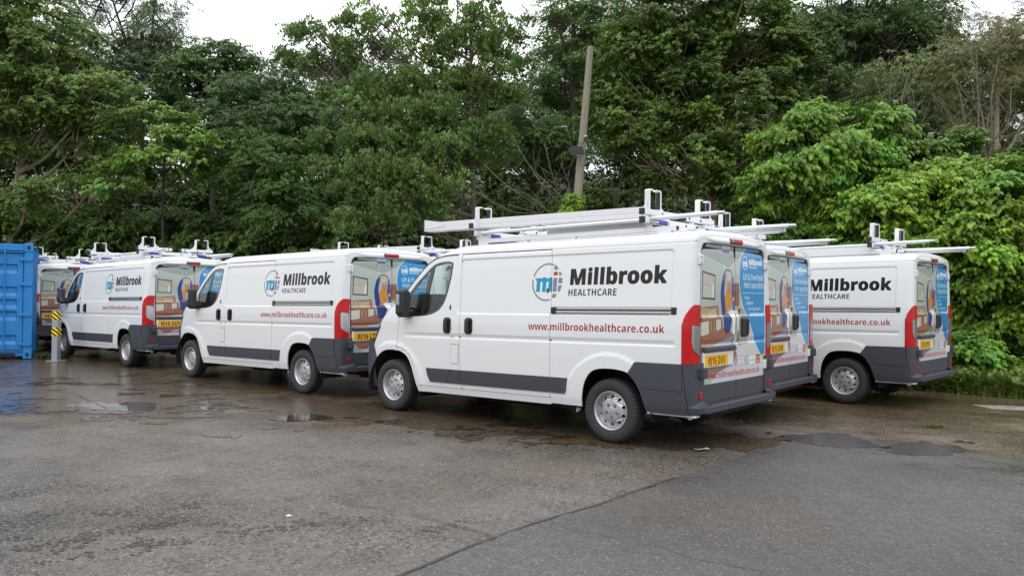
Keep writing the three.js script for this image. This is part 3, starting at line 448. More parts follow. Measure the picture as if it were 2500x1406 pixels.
  blob([[-0.205, 1.70], [-0.17, 1.705], [-0.145, 1.68], [-0.148, 1.64], [-0.165, 1.612], [-0.19, 1.62], [-0.21, 1.655]], '#bd8465');   // face in profile
  poly([[-0.215, 1.64], [-0.18, 1.63], [-0.185, 1.60], [-0.225, 1.60]], '#b1795b');
  blob([[-0.24, 1.66], [-0.245, 1.71], [-0.22, 1.75], [-0.175, 1.748], [-0.148, 1.715], [-0.165, 1.70], [-0.19, 1.70], [-0.205, 1.66], [-0.215, 1.63]], '#c2a274'); blob([[-0.245, 1.73], [-0.215, 1.765], [-0.185, 1.75], [-0.21, 1.72]], '#d8c098'); blob([[-0.235, 1.70], [-0.215, 1.70], [-0.215, 1.62], [-0.235, 1.60]], '#a9895c');
  line([[-0.158, 1.672], [-0.150, 1.672]], '#3a2a22', 3); line([[-0.163, 1.637], [-0.154, 1.637]], '#8f4a40', 3);
  blob([[-0.19, 1.39], [-0.12, 1.405], [-0.055, 1.40], [-0.035, 1.36], [-0.05, 1.22], [-0.055, 1.14], [-0.095, 1.14], [-0.10, 1.28], [-0.15, 1.34]], '#f0f0f0');
  blob([[-0.06, 1.40], [0.02, 1.40], [0.045, 1.36], [0.05, 1.20], [0.075, 1.16], [0.045, 1.15], [0.015, 1.24], [-0.01, 1.34]], '#e2e3e5');
  blob([[-0.10, 1.15], [-0.055, 1.15], [-0.05, 1.07], [0.0, 1.01], [0.035, 0.992], [0.02, 0.985], [-0.03, 1.005], [-0.10, 1.03], [-0.115, 1.05]], '#84827d'); blob([[0.03, 1.175], [0.075, 1.175], [0.075, 1.08], [0.098, 1.02], [0.085, 1.015], [0.045, 1.055], [0.02, 1.07]], '#7b7975');
  // the blue half
  const wave = [[0.262, 2.12], [0.235, 2.087], [0.12, 1.985], [0.062, 1.832], [0.07, 1.66], [0.146, 1.487], [0.271, 1.343], [0.373, 1.216], [0.47, 1.09], [0.504, 1.035], [0.56, 0.98], [0.656, 0.895], [0.715, 0.80], [0.76, 0.688], [0.765, 0.62]];
  const wc = new THREE.CatmullRomCurve3(wave.map((p) => new THREE.Vector3(X(k(...p)), Y(p[1]), 0)), false, 'centripetal').getPoints(140);
  c.fillStyle = '#1d8cc8'; c.beginPath(); c.moveTo(w + 5, -5); wc.forEach((p) => c.lineTo(p.x, p.y)); c.lineTo(w + 5, h + 5); c.closePath(); c.fill();
  c.strokeStyle = '#e6eef2'; c.lineWidth = 8; c.beginPath(); wc.forEach((p, i) => c[i ? 'lineTo' : 'moveTo'](p.x, p.y)); c.stroke();
  c.fillStyle = '#a5cfe6'; c.beginPath(); c.moveTo(X(0.80), Y(0.86)); c.lineTo(X(0.9), Y(0.86)); c.lineTo(X(0.9), Y(0.64)); c.lineTo(X(0.775), Y(0.64)); c.closePath(); c.fill();
  const T = (s, z0, z1, y, size, f, col = '#eef4f7', sw = 0) => fit(c, s, X(k(z0, y)), X(k(z1, y)), Y(y), size, f, col, sw);
  roundel(c, X(k(0.228, 1.925)), Y(1.925), X(0.075) - X(0), '#eef4f7');
  T('Millbrook', 0.336, 0.738, 1.912, 72, 'bold #px sans-serif', '#f2f6f8', 4); T('HEALTHCARE', 0.338, 0.56, 1.872, 30, 'bold #px sans-serif');
  T('Lift & Overhead', 0.160, 0.742, 1.740, 80, '#px sans-serif'); T('Hoist specialists', 0.180, 0.768, 1.652, 80, '#px sans-serif');
  line([[0.144, 1.597], [0.80, 1.596]], '#e8f0f4', 4);
  T('Surveys', 0.206, 0.345, 1.528, 42, '#px sans-serif'); T('Installation', 0.256, 0.46, 1.467, 42, '#px sans-serif'); T('Loler inspections', 0.307, 0.674, 1.404, 42, '#px sans-serif'); T('Servicing & repairs', 0.371, 0.782, 1.343, 42, 'bold #px sans-serif');
  for (const [z, y] of [[0.182, 1.538], [0.232, 1.478], [0.284, 1.415], [0.348, 1.352]]) { c.fillStyle = '#e8f0f4'; c.fillRect(X(k(z, y)), Y(y), 7, 7); }
  // the small marks in a row at the foot
  const B = (z0, z1, y0, y1, col, fill = true) => { c.fillStyle = c.strokeStyle = col; c.lineWidth = 4; const a = X(k(z0, y0)), b = X(k(z1, y0)); fill ? c.fillRect(a, Y(y1), b - a, Y(y0) - Y(y1)) : c.strokeRect(a, Y(y1), b - a, Y(y0) - Y(y1)); };
  B(0.055, 0.205, 0.806, 0.906, '#eceeee'); B(0.055, 0.205, 0.806, 0.906, '#6c7480', false); c.strokeStyle = '#5d6a80'; c.beginPath(); c.ellipse(X(k(0.13, 0.866)), Y(0.868), 48, 24, 0, 0, 7); c.stroke(); T('BHTA', 0.092, 0.168, 0.860, 20, 'bold #px sans-serif', '#4a5568'); T('ISO 9001', 0.075, 0.185, 0.816, 18, 'bold #px sans-serif', '#4a5568');
  c.strokeStyle = '#2c68b0'; c.lineWidth = 9; c.beginPath(); c.ellipse(X(k(0.278, 0.856)), Y(0.856), 32, 40, 0, 0.5, 5.4); c.stroke(); T('safe', 0.255, 0.305, 0.850, 22, 'bold #px sans-serif', '#2c68b0');
  B(0.352, 0.502, 0.802, 0.902, '#f0f1f1'); B(0.352, 0.502, 0.802, 0.902, '#a9aeb2', false); T('mi-life', 0.362, 0.492, 0.832, 36, '#px sans-serif', '#50555c'); B(0.418, 0.432, 0.872, 0.885, '#50555c');
  B(0.539, 0.644, 0.806, 0.902, '#b4262c'); T('LOLER', 0.550, 0.633, 0.858, 28, 'bold #px sans-serif', '#f4e9e6'); B(0.552, 0.632, 0.835, 0.842, '#f4e9e6'); B(0.552, 0.632, 0.820, 0.826, '#f4e9e6');
  B(0.692, 0.818, 0.806, 0.897, '#e4dc2c'); for (const y of [0.875, 0.855, 0.835, 0.818]) B(0.712, 0.795, y, y + 0.008, '#4e6a34');
  T('www.millbrookhealthcare.co.uk', -0.63, 0.631, 0.704, 76, 'bold #px sans-serif', '#b5242c');
});
const rearPrint = phy({ map: rearTexture, color: rgb(0.86, 0.86, 0.86), roughness: 0.35, clearcoat: 0.4, clearcoatRoughness: 0.05 });
const rearUV = (z, y) => [(z - REAR.z0) / (REAR.z1 - REAR.z0), (y - REAR.y0) / (REAR.y1 - REAR.y0)];
function rearSkin(z, y, off = 0) {                                          // the rear doors: z across, y up
  let x = 0.947 + 0.010 * (1 - (z / 0.85) ** 2) + 0.012 * (1 - smooth(1.333, 1.362, y)) - 0.016 * smooth(1.7, 2.1, y);
  if (y > 1.03 && y < 1.13) x -= 0.012 * (y > 1.064 ? 1 - smooth(1.066, 1.114, y) : smooth(1.040, 1.062, y));
  if (y > 2.03 && y < 2.062) x -= 0.006 * (1 - Math.abs(y - 2.046) / 0.016);
  x -= 0.014 * smooth(0.0, 0.012, rectIn(z, y, 0.10, 0.35, 1.09, 1.345, 0.05)) * 0.8;
  return [-(x + off), y, z];
}
const REX = [0.10, 0.106, 0.112, 0.34, 0.345, 0.35], REY = [1.04, 1.05, 1.062, 1.068, 1.085, 1.1, 1.114, 1.333, 1.34, 1.347, 1.354, 1.362, 2.03, 2.038, 2.046, 2.054, 2.062];

const plateTexture = (text) => canvasTexture(512, 112, (c, w, h) => { c.fillStyle = '#e9ae12'; c.fillRect(0, 0, w, h); c.strokeStyle = '#b98a10'; c.lineWidth = 3; c.strokeRect(3, 3, w - 6, h - 6); fit(c, text, 58, 454, 96, 108, 'bold #px sans-serif', '#16130c', 1); c.fillStyle = '#5a4a1a'; c.fillRect(20, 52, 9, 9); c.fillRect(w - 29, 52, 9, 9); c.fillRect(w / 2 - 36, 101, 72, 4); });

function makeWheel() {                                                      // axle along z, outer face towards +z
  const R = 0.341, tyre = [], N = 144;
  const prof = [[0.200, 0.075], [0.213, 0.088], [0.235, 0.099], [0.265, 0.104], [0.292, 0.101], [0.306, 0.097], [0.309, 0.094], [0.322, 0.090], [0.333, 0.083], [0.338, 0.066], [0.330, 0.062], [0.330, 0.054], [0.341, 0.050], [0.341, 0.020], [0.331, 0.016], [0.331, -0.016], [0.341, -0.020], [0.341, -0.050], [0.330, -0.054], [0.330, -0.062], [0.338, -0.066], [0.333, -0.083], [0.309, -0.094], [0.265, -0.104], [0.200, -0.075]];
  const pos = [], idx = [];
  for (let i = 0; i <= N; i++) for (const [r, z] of prof) {
    const a = i / N * 2 * Math.PI, cut = Math.abs(z) > 0.06 && r > 0.315 && i % 3 === 0 ? 0.009 : Math.abs(z) > 0.018 && Math.abs(z) < 0.055 && r > 0.335 && i % 3 === 0 ? 0.007 : 0, q = r - cut;
    pos.push(q * Math.cos(a), q * Math.sin(a), z - (cut && Math.abs(z) > 0.08 ? Math.sign(z) * 0.005 : 0));
  }
  for (let i = 0; i < N; i++) for (let j = 0; j < prof.length - 1; j++) { const a = i * prof.length + j, b = a + prof.length; idx.push(a, b, a + 1, b, b + 1, a + 1); }
  const t = geo(pos, idx); t.setAttribute('uv', new THREE.Float32BufferAttribute(new Float32Array(pos.length / 3 * 2), 2));
  const lathe = (pts, seg = 64) => new THREE.LatheGeometry(pts.map((p) => new THREE.Vector2(p[0], p[1])), seg).rotateX(Math.PI / 2);
  const barrel = lathe([[0.150, -0.10], [0.188, -0.09], [0.186, 0.03], [0.190, 0.055], [0.198, 0.072], [0.207, 0.080], [0.2085, 0.086], [0.205, 0.090], [0.198, 0.088], [0.188, 0.076], [0.182, 0.060], [0.178, 0.040], [0.172, 0.030]]);
  const ring = new THREE.Shape(); ring.absarc(0, 0, 0.174, 0, Math.PI * 2);
  const inner = new THREE.Path(); inner.absarc(0, 0, 0.112, 0, Math.PI * 2, true); ring.holes.push(inner);
  for (let i = 0; i < 10; i++) { const a = (i + 0.5) / 10 * Math.PI * 2, h = new THREE.Path(); h.absellipse(Math.cos(a) * 0.147, Math.sin(a) * 0.147, 0.0165, 0.0165, 0, Math.PI * 2, true); ring.holes.push(h); }
  const disc = new THREE.ExtrudeGeometry(ring, { depth: 0.006, bevelEnabled: false, curveSegments: 48 }), dp = disc.attributes.position;
  for (let i = 0; i < dp.count; i++) { const r = Math.hypot(dp.getX(i), dp.getY(i)); dp.setZ(i, dp.getZ(i) + 0.026 + 0.028 * (1 - smooth(0.118, 0.172, r)) ); }
  disc.computeVertexNormals();
  const cap = lathe([[0.002, 0.071], [0.030, 0.071], [0.036, 0.069], [0.040, 0.066], [0.090, 0.064], [0.104, 0.061], [0.112, 0.056], [0.118, 0.046], [0.1185, 0.038]]);
  const caps = [cap];
  for (let i = 0; i < 5; i++) { const a = i / 5 * Math.PI * 2 - Math.PI / 2; caps.push(lathe([[0.0155, 0.060], [0.0165, 0.070], [0.020, 0.070], [0.021, 0.062]], 14).translate(Math.cos(a) * 0.068, Math.sin(a) * 0.068, 0)); caps.push(box(-0.004, 0.004, 0.088, 0.108, 0.060, 0.066, 0.001, 1).rotateZ(a + Math.PI / 5 - Math.PI / 2)); }
  const bolts = [], wells = [];
  for (let i = 0; i < 5; i++) { const a = i / 5 * Math.PI * 2 - Math.PI / 2; wells.push(new THREE.CircleGeometry(0.0162, 14).translate(Math.cos(a) * 0.068, Math.sin(a) * 0.068, 0.0665)); bolts.push(new THREE.CylinderGeometry(0.009, 0.009, 0.008, 6).rotateX(Math.PI / 2).translate(Math.cos(a) * 0.068, Math.sin(a) * 0.068, 0.069)); }
  const back = new THREE.CircleGeometry(0.186, 40).translate(0, 0, 0.004);
  return { tyre: t, rim: merge([barrel, disc]), hub: merge(caps), bolts, back, wells: merge(wells) };
}

function buildVan() {
  const van = new THREE.Group();
  const add = (name, g, m, parent = van) => mesh(name, g, m, parent);
  const both = (name, make, m, parent) => { const g = make(-1); add(name, g, m, parent); add(name, mirrored(g), m, parent); };
  // --- fixed shell
  const shell = [panel(pillar), panel(sill, { depth: 0.03, step: 0.025 }), panel(wing, { step: 0.025 })];
  const ridge = []; // flange below the rear bumper
  shell.push(rake(box(-0.99, -0.44, 0.345, 0.368, -0.965, -0.87, 0.008)));
  add('body_side', merge(shell), VM.paint); add('body_side', merge(shell.map(mirrored)), VM.paint);
  const qp = panel(quarter, { uv: sideUV, step: 0.024 });
  add('rear_quarter_panel', qp, sidePrint);
  add('rear_quarter_panel', mirrored(qp), VM.paint);
  const sd = add('sliding_door', panel(slidingDoor, { uv: sideUV }), sidePrint);
  const sdR = add('side_panel', mirrored(panel(slidingDoor)), VM.paint);
  // roof, from the gutter line over to the other side, and its rounded rear edge with the header over the doors
  const S = lines(2.1, 3.09, 0.06, [2.11, 2.12, 2.13, 2.14, 2.15, 2.16, 2.17, 2.18, 2.19, 2.2, 2.21, 2.22, 2.235, 2.25]), U = [-0.99, -0.98, -0.965, -0.95, -0.935, -0.92, -0.90, -0.88, -0.8, -0.4, 0, 0.6, 1.2, 1.8, 2.25];
  const ribs = (x, w) => 0.008 * (smooth(-0.75, -0.65, x) - smooth(2.0, 2.1, x)) * [0.18, 0.36, 0.54].reduce((a, c) => a + Math.max(smooth(c - 0.05, c - 0.035, Math.abs(w)) - smooth(c + 0.035, c + 0.05, Math.abs(w)), 0), 0);
  const row = (u) => { const l = S.map((s) => { const p = skin(u, s); return [p[0], p[1] + ribs(p[0], p[2]), p[2]]; }); return [...l.map((p) => [p[0], p[1], -p[2]]), ...l.slice(0, -1).reverse()]; };
  const rows = U.map(row);
  // cab roof, windscreen and bonnet: edge from the door line, centre line from the profile
  const centre = table([[2.25, 2.25], [2.5, 2.245], [2.7, 2.225], [2.85, 2.165], [3.0, 2.06], [3.3, 1.83], [3.6, 1.585], [3.78, 1.45], [3.95, 1.37], [4.1, 1.27], [4.22, 1.12], [4.28, 0.98]]);
  const edge = (x) => { const y = topLine(Math.min(x, 4.0)) + 0.013 * (1 - smooth(3.2, 3.5, x)); const p = sec(Math.min(x, 4.0), Math.min(y, 2.0999)); return [p[0] + 0.004 * smooth(2.25, 2.4, x) * (1 - smooth(3.2, 3.5, x)), y]; };
  const cross = (xe, xc) => {
    const e = edge(xe), yc = centre(xc), r = [], mix = smooth(2.25, 2.75, xe);
    S.forEach((s) => { const t = (s - 2.1) / 0.99, wr = roofW(s) / 0.923, lr = (roofY(s) - 2.1) / 0.15, a = Math.pow(t, 0.8) * Math.PI / 2, wl = Math.cos(a), ll = 1 - Math.pow(Math.abs(Math.cos(a)), 3.2), w = lerp(wr, wl, mix), l = lerp(lr, ll, mix); r.push([lerp(xe, xc, 1 - Math.pow(w, 1.8)), lerp(e[1], yc, l), e[0] * w]); });
    return [...r.map((p) => [p[0], p[1], -p[2]]), ...r.slice(0, -1).reverse()];
  };
  const pairs = [[2.25, 2.25], [2.34, 2.36], [2.45, 2.47], [2.56, 2.58], [2.66, 2.68], [2.75, 2.78]];
  const screen = [[2.75, 2.78], [2.85, 2.90], [2.95, 3.02], [3.05, 3.16], [3.15, 3.3], [3.25, 3.46], [3.31, 3.56]];
  const bonnet = [[3.31, 3.56], [3.38, 3.66], [3.48, 3.78], [3.58, 3.9], [3.68, 4.0], [3.78, 4.1], [3.86, 4.19], [3.93, 4.27]];
  const cabRows = pairs.map((p) => cross(...p)), screenRows = screen.map((p) => cross(...p)), bonnetRows = bonnet.map((p) => cross(...p));
  const apillar = [screenRows.map((r) => r.slice(0, 14)), screenRows.map((r) => r.slice(-14))];
  add('roof', merge([loft(rows), loft(cabRows), ...apillar.map((r) => loft(r))]), VM.paint);
  add('windscreen', loft(screenRows.map((r) => r.slice(13, -13))), VM.glass);
  add('bonnet', loft(bonnetRows), VM.paint);
  // front fascia: grille and bumper
  const nose = (y) => { const t = smooth(0.2, 1.0, y), r = [], xe = table([[0.34, 4.02], [0.5, 4.11], [0.62, 4.125], [0.8, 4.1], [0.985, 4.02], [1.0, 3.93]])(y), we = sec(Math.min(xe, 4.15), y)[0], xc = table([[0.34, 4.30], [0.6, 4.38], [0.98, 4.27]])(y); for (let i = 0; i <= 20; i++) { const a = i / 20 * Math.PI / 2; r.push([lerp(xe, xc, Math.sin(a)), y, we * Math.cos(a)]); } return [...r.map((p) => [p[0], p[1], -p[2]]), ...r.slice(0, -1).reverse()]; };
  add('front_bumper', merge([panel(noseBumper, { off: 0.004 }), mirrored(panel(noseBumper, { off: 0.004 })), loft(lines(0.34, 0.985, 0.05).map(nose))]), VM.plastic);
  both('headlight', () => loft([0, 0.33, 0.66, 1].map((t) => [0, 0.25, 0.5, 0.75, 1].map((s) => { const x = lerp(3.73, 3.95, s), y0 = topLine(x) - 0.05 - 0.02 * s, p = skin(x, y0 + t * 0.055, 0.004); return [p[0], p[1], -p[2]]; }))), VM.gloss);
  // rear frame round the doors
  const S2 = lines(0.875, 3.09, 0.05, S), openAt = (s) => { const p = sec(XC, s); if (s < 1.98) return [-0.952, s, 0.806]; const t = clamp((s - 1.98) / (3.09 - 1.98)), a = clamp((s - 1.98) / 0.14); return s < 2.12 ? [-0.952, 1.98 + 0.113 * Math.sin(a * Math.PI / 2), 0.806 - 0.10 * (1 - Math.cos(a * Math.PI / 2))] : [-0.952, 2.093, 0.706 * (1 - (s - 2.12) / (3.09 - 2.12))]; };
  const frame = [0, 0.35, 0.7, 0.93, 1].map((t) => { const l = S2.map((s) => { const a = skin(-0.99, s), b = openAt(s), bulge = 0.028 * Math.sin(Math.PI * clamp(t)) * smooth(2.3, 2.5, s); return [lerp(a[0], b[0], t) - bulge + (t === 1 ? 0.02 : 0), lerp(a[1], b[1], t === 1 ? 0.999 : t), lerp(a[2], b[2], t)]; }); return [...l.map((p) => [p[0], p[1], -p[2]]), ...l.slice(0, -1).reverse()]; });
  add('rear_frame', loft(frame), VM.paint);
  const bl = add('brake_light', rake(box(-0.988, -0.93, 2.112, 2.172, -0.185, 0.125, 0.02, 4)), VM.darkRed); add('lens', rake(box(-0.992, -0.97, 2.121, 2.165, -0.09, 0.115, 0.012, 3)), VM.red, bl);
  // dark strips behind the joints
  const joint = (pts, w = 0.022) => { const rowsJ = [[], [], []]; pts.forEach((p, i) => { const a = pts[Math.max(0, i - 1)], b = pts[Math.min(pts.length - 1, i + 1)], l = Math.hypot(b[0] - a[0], b[1] - a[1]) || 1, nx = -(b[1] - a[1]) / l, ny = (b[0] - a[0]) / l; [-1, 0, 1].forEach((k, m) => { const q = skin(p[0] + nx * w * k, p[1] + ny * w * k, -0.010); rowsJ[m].push([q[0], q[1], -q[2]]); }); }); return loft(rowsJ); };
  const dense = (pts) => pts.flatMap((p, i) => { if (!i) return [p]; const a = pts[i - 1], n = Math.max(1, Math.ceil(Math.hypot(p[0] - a[0], p[1] - a[1]) / 0.06)); return Array.from({ length: n }, (_, k) => [lerp(a[0], p[0], (k + 1) / n), lerp(a[1], p[1], (k + 1) / n)]); });
  const close = (p) => [...p, p[0]];
  const joints = [close(cabDoor), close(slidingDoor), [[0.84, 2.1], [0.806, 1.72], [0.789, 1.4], [0.783, 1.05], [0.787, 0.4]]].map((p) => joint(dense(p)));
  for (const j of joints) { add('door_seal', j, VM.gap); add('door_seal', mirrored(j), VM.gap); }
  // --- cab doors
  for (const s of [-1, 1]) {
    const flip = (g) => s < 0 ? g : mirrored(g), d = add('cab_door', flip(panel(cabDoor, { holes: [windowHole] })), VM.paint);
    add('window_frame', flip(panel(windowHole, { holes: [glassMain, glassTri], off: -0.004, step: 0.06 })), VM.gloss, d);
    add('window_pane', flip(panel(glassMain, { off: -0.010, edge: false, step: 0.08 })), VM.glass, d);
    add('window_pane', flip(panel(glassTri, { off: -0.010, edge: false, step: 0.08 })), VM.glass, d);
    const hg = (x0, x1) => merge([panel(roundPoly([[x0, 1.105], [x1, 1.105], [x1, 1.305], [x0, 1.305]], 0.05), { off: 0.006, step: 0.05 }), rake(box(x0 + 0.04, x1 - 0.045, 1.125, 1.285, -1.062, -1.02, 0.014, 3))]);
    add('handle', flip(hg(2.340, 2.472)), VM.black, d);
    add('keyhole', flip(panel(roundPoly([[2.352, 1.40], [2.378, 1.40], [2.378, 1.462], [2.352, 1.462]], 0.012), { off: 0.004, step: 0.05 })), VM.black, d);
    add('side_trim', flip(panel(stripPieces[0], { off: 0.012, depth: 0.02 })), VM.plastic, d);
    const host = s < 0 ? sd : sdR;
    add('side_trim', flip(panel(stripPieces[2], { off: 0.012, depth: 0.02 })), VM.plastic, host);
    if (s < 0) { add('handle', hg(1.972, 2.105), VM.black, sd); add('keyhole', panel(roundPoly([[0.842, 1.60], [0.868, 1.60], [0.868, 1.652], [0.842, 1.652]], 0.012), { off: 0.004, step: 0.05 }), VM.black, sd); }
  }
  both('side_trim', () => panel(stripPieces[1], { off: 0.012, depth: 0.02 }), VM.plastic);
  both('side_trim', () => panel(stripPieces[3], { off: 0.012, depth: 0.02 }), VM.plastic);
  add('fuel_flap', panel(roundPoly([[2.352, 0.735, 0.01], [2.215, 0.732, 0.02], [2.204, 0.968, 0.01], [2.333, 0.972, 0.01]], 0.01), { off: 0.0035, depth: 0.005 }), VM.paint);
  { const ringPts = close(roundPoly([[2.352, 0.735, 0.01], [2.215, 0.732, 0.02], [2.204, 0.968, 0.01], [2.333, 0.972, 0.01]], 0.01)); const rr = [[], []]; const cx = 2.275, cy = 0.85; dense(ringPts).forEach((p) => { const l = Math.hypot(p[0] - cx, p[1] - cy); [0.0, 0.006].forEach((o, i) => { const q = skin(p[0] + (p[0] - cx) / l * o, p[1] + (p[1] - cy) / l * o, 0.0012); rr[i].push([q[0], q[1], -q[2]]); }); }); add('flap_seal', loft(rr), VM.gap); }
  // runner of the sliding door
  const rail = add('door_runner', rake(merge([box(-0.76, 0.74, 1.410, 1.436, -1.012, -0.985, 0.006), box(-0.76, 0.74, 1.371, 1.397, -1.018, -0.985, 0.006)])), VM.steel);
  add('runner_slot', rake(box(-0.765, 0.755, 1.366, 1.441, -1.002, -0.982, 0.003)), VM.gap, rail);
  add('end_cap', rake(box(-0.792, -0.735, 1.368, 1.440, -1.021, -0.98, 0.006)), VM.black, rail); add('end_cap', rake(box(0.70, 0.778, 1.366, 1.440, -1.021, -0.98, 0.01)), VM.black, rail);
  // --- rear doors
  const doorL = [[-0.795, 0.475], [-0.004, 0.475], [-0.004, 2.086], [-0.72, 2.086], [-0.77, 2.06], [-0.795, 2.0]], half = (p, y0, y1) => clipBox(ccw(p), -2, 2, y0, y1);
  for (const s of [-1, 1]) {
    const pl = s < 0 ? doorL : doorL.map(([z, y]) => [-z, y]), opt = { f: rearSkin, side: 1, ex: REX, ey: REY, uv: rearUV, step: 0.05, depth: 0.02 };
    const d = add('rear_door', panel(half(pl, 0.657, 3), opt), rearPrint);
    add('kick_strip', panel(half(pl, 0, 0.655), { ...opt, off: 0.004, uv: null }), VM.plastic, d);
    if (s > 0) {
      add('handle', merge([rake(box(-0.985, -0.945, 1.115, 1.325, 0.145, 0.305, 0.035, 5)), rake(box(-1.0, -0.96, 1.14, 1.305, 0.245, 0.285, 0.014, 3))]), VM.black, d);
      add('keyhole', rake(box(-0.965, -0.945, 1.375, 1.425, 0.088, 0.115, 0.008, 3)), VM.black, d);
    } else {
      add('plate_surround', rake(box(-0.986, -0.95, 0.820, 0.985, -0.785, -0.09, 0.022, 4)), VM.paint, d);
      add('plate_lamp_bar', rake(box(-1.012, -0.95, 0.985, 1.036, -0.79, -0.085, 0.014, 3)), VM.plastic, d);
      const np = mesh('number_plate', rake(box(-0.9915, -0.984, 0.842, 0.953, -0.765, -0.245, 0.003)), VM.steel, d);
      const q = np.geometry.attributes.position, u = np.geometry.attributes.uv; for (let i = 0; i < q.count; i++) u.setXY(i, (q.getZ(i) + 0.765) / 0.52, (q.getY(i) - 0.842 - 0.0149) / 0.111);
    }
  }
  add('door_gap', merge([rake(box(-0.945, -0.93, 0.46, 2.09, -0.02, 0.02, 0.002, 1)), rake(box(-0.935, -0.92, 0.45, 2.1, -0.83, 0.83, 0.002, 1))]), VM.gap);
  for (const s of [-1, 1]) {
    const H = (g) => s < 0 ? g : mirrored(g);
    const u = add('door_hinge', H(rake(merge([box(-0.968, -0.935, 1.865, 1.972, -0.872, -0.775, 0.012, 3)]))), VM.paint); for (const y of [1.945, 1.892]) add('bolt', H(rake(bar([-0.972, y, -0.822], [-0.96, y, -0.822], 0.014))), VM.steel, u);
    const lo = add('door_hinge', H(rake(box(-1.040, -0.95, 0.728, 0.838, -0.885, -0.80, 0.012, 3))), VM.plastic); if (s > 0) add('bracket', rake(box(-0.985, -0.94, 0.732, 0.835, 0.735, 0.815, 0.008)), VM.paint, lo);
  }
  // --- lamps and bumper at the rear, wrapped round the corner of the shell
  const lampOutline = curve([[-0.868, 1.275], [-0.884, 1.335], [-0.915, 1.40], [-0.955, 1.452], [-0.985, 1.472]], 10);
  const lamp = [[-0.868, 0.878], ...lampOutline, [-1.10, 1.478], [-1.105, 0.878]];
  const lampClear = roundPoly([[-0.955, 1.265, 0.01], [-0.95, 1.10, 0.05], [-0.965, 1.02, 0.03], [-1.09, 0.945, 0.02], [-1.10, 1.0, 0.0], [-1.10, 1.12, 0.0], [-1.085, 1.26, 0.02]], 0.02);
  for (const s of [-1, 1]) {
    const H = (g) => s < 0 ? g : mirrored(g);
    const l = add('tail_light', H(panel(lamp, { off: 0.014, depth: 0.03, step: 0.02, ex: [], ey: [] })), VM.red);
    add('clear_lens', H(panel(lampClear, { off: 0.019, depth: 0.01, step: 0.02, ex: [], ey: [] })), VM.lens, l);
    add('lens_divider', H(merge([panel([[-0.868, 1.268], [-0.868, 1.274], [-1.1, 1.274], [-1.1, 1.268]], { off: 0.0165, depth: 0.004, step: 0.03, ex: [], ey: [] }), panel([[-0.868, 0.982], [-0.868, 0.988], [-0.95, 0.988], [-0.95, 0.982]], { off: 0.0165, depth: 0.004, step: 0.03, ex: [], ey: [] }), panel([[-0.862, 0.874], [-0.862, 1.276], [-0.868, 1.276], [-0.868, 0.874]], { off: 0.013, depth: 0.014, step: 0.03, ex: [], ey: [] })])), VM.darkRed, l);
    const b = add('corner_bumper', H(panel([[-0.882, 0.873], [-0.919, 0.375], [-1.165, 0.375], [-1.165, 0.873]], { f: bumperSkin, off: 0.030, depth: 0.05, step: 0.02, ex: [], ey: [0.445, 0.45, 0.456, 0.462] })), VM.plastic);
    add('reflector', H(rake(box(-0.996, -0.97, 0.528, 0.594, -0.885, -0.84, 0.006))), VM.red, b);
    add('side_bumper', H(panel(sideBumper, { f: bumperSkin, off: 0.030, depth: 0.05, step: 0.03, ex: [], ey: [] })), VM.plastic);
    add('bumper_swage', H(panel([[-0.335, 0.865], [-0.43, 0.64], [-0.48, 0.615], [-0.872, 0.612], [-0.876, 0.866]].map((p) => p), { f: bumperSkin, off: 0.036, depth: 0.010, step: 0.04, ex: [], ey: [] })), VM.plastic);
  }
  add('rear_step', rake(merge([box(-1.054, -0.93, 0.374, 0.452, -0.86, 0.86, 0.014, 3), box(-0.962, -0.9, 0.43, 0.475, -0.81, 0.81, 0.004)])), VM.plastic);
  // --- mirrors
  for (const s of [-1, 1]) { const H = (g) => s < 0 ? g : mirrored(g); const m = add('door_mirror', H(rake(merge([box(3.02, 3.16, 1.325, 1.665, -1.235, -1.075, 0.045, 5), box(3.05, 3.20, 1.30, 1.40, -1.16, -0.96, 0.03, 3), box(3.08, 3.22, 1.36, 1.44, -1.08, -0.93, 0.02, 3)]))), VM.black); add('mirror_glass', H(rake(box(3.012, 3.024, 1.36, 1.63, -1.215, -1.095, 0.004))), VM.mirror, m); add('indicator', H(rake(box(3.06, 3.12, 1.46, 1.60, -1.243, -1.230, 0.004))), VM.lens, m); }
  // --- wheels
  const W = makeWheel();
  for (const x of [0, L]) for (const s of [-1, 1]) {
    const w = new THREE.Group(); w.name = 'wheel'; w.position.set(x, 0.338, s * 0.885); w.rotation.y = s < 0 ? Math.PI : 0; if (x) w.rotation.z = 0.37; van.add(w);
    add('tyre', W.tyre, VM.rubber, w); add('rim', W.rim, VM.rim, w); add('hub_cap', W.hub, VM.hub, w); W.bolts.forEach((b) => add('bolt', b, VM.steel, w)); add('bolt_recess', W.wells, VM.gap, w).userData.kind = 'stuff'; add('brake_disc', W.back, VM.gap, w);
  }
  // --- underside, arches, cab inside
  const liner = (x) => { const r = []; for (let i = 0; i <= 14; i++) { const a = (i / 14) * Math.PI * 1.1 - 0.15; r.push([-0.56, -0.985].map((z) => [x + Math.cos(a) * 0.50, 0.345 + Math.sin(a) * 0.515, z])); } return loft(r); };
  const inner = (x) => rake(box(x - 0.55, x + 0.5, 0.3, 1.0, -0.58, -0.55, 0.002, 1));
  for (const x of [0, L]) both('wheel_arch_liner', () => merge([liner(x), inner(x)]), VM.gap);
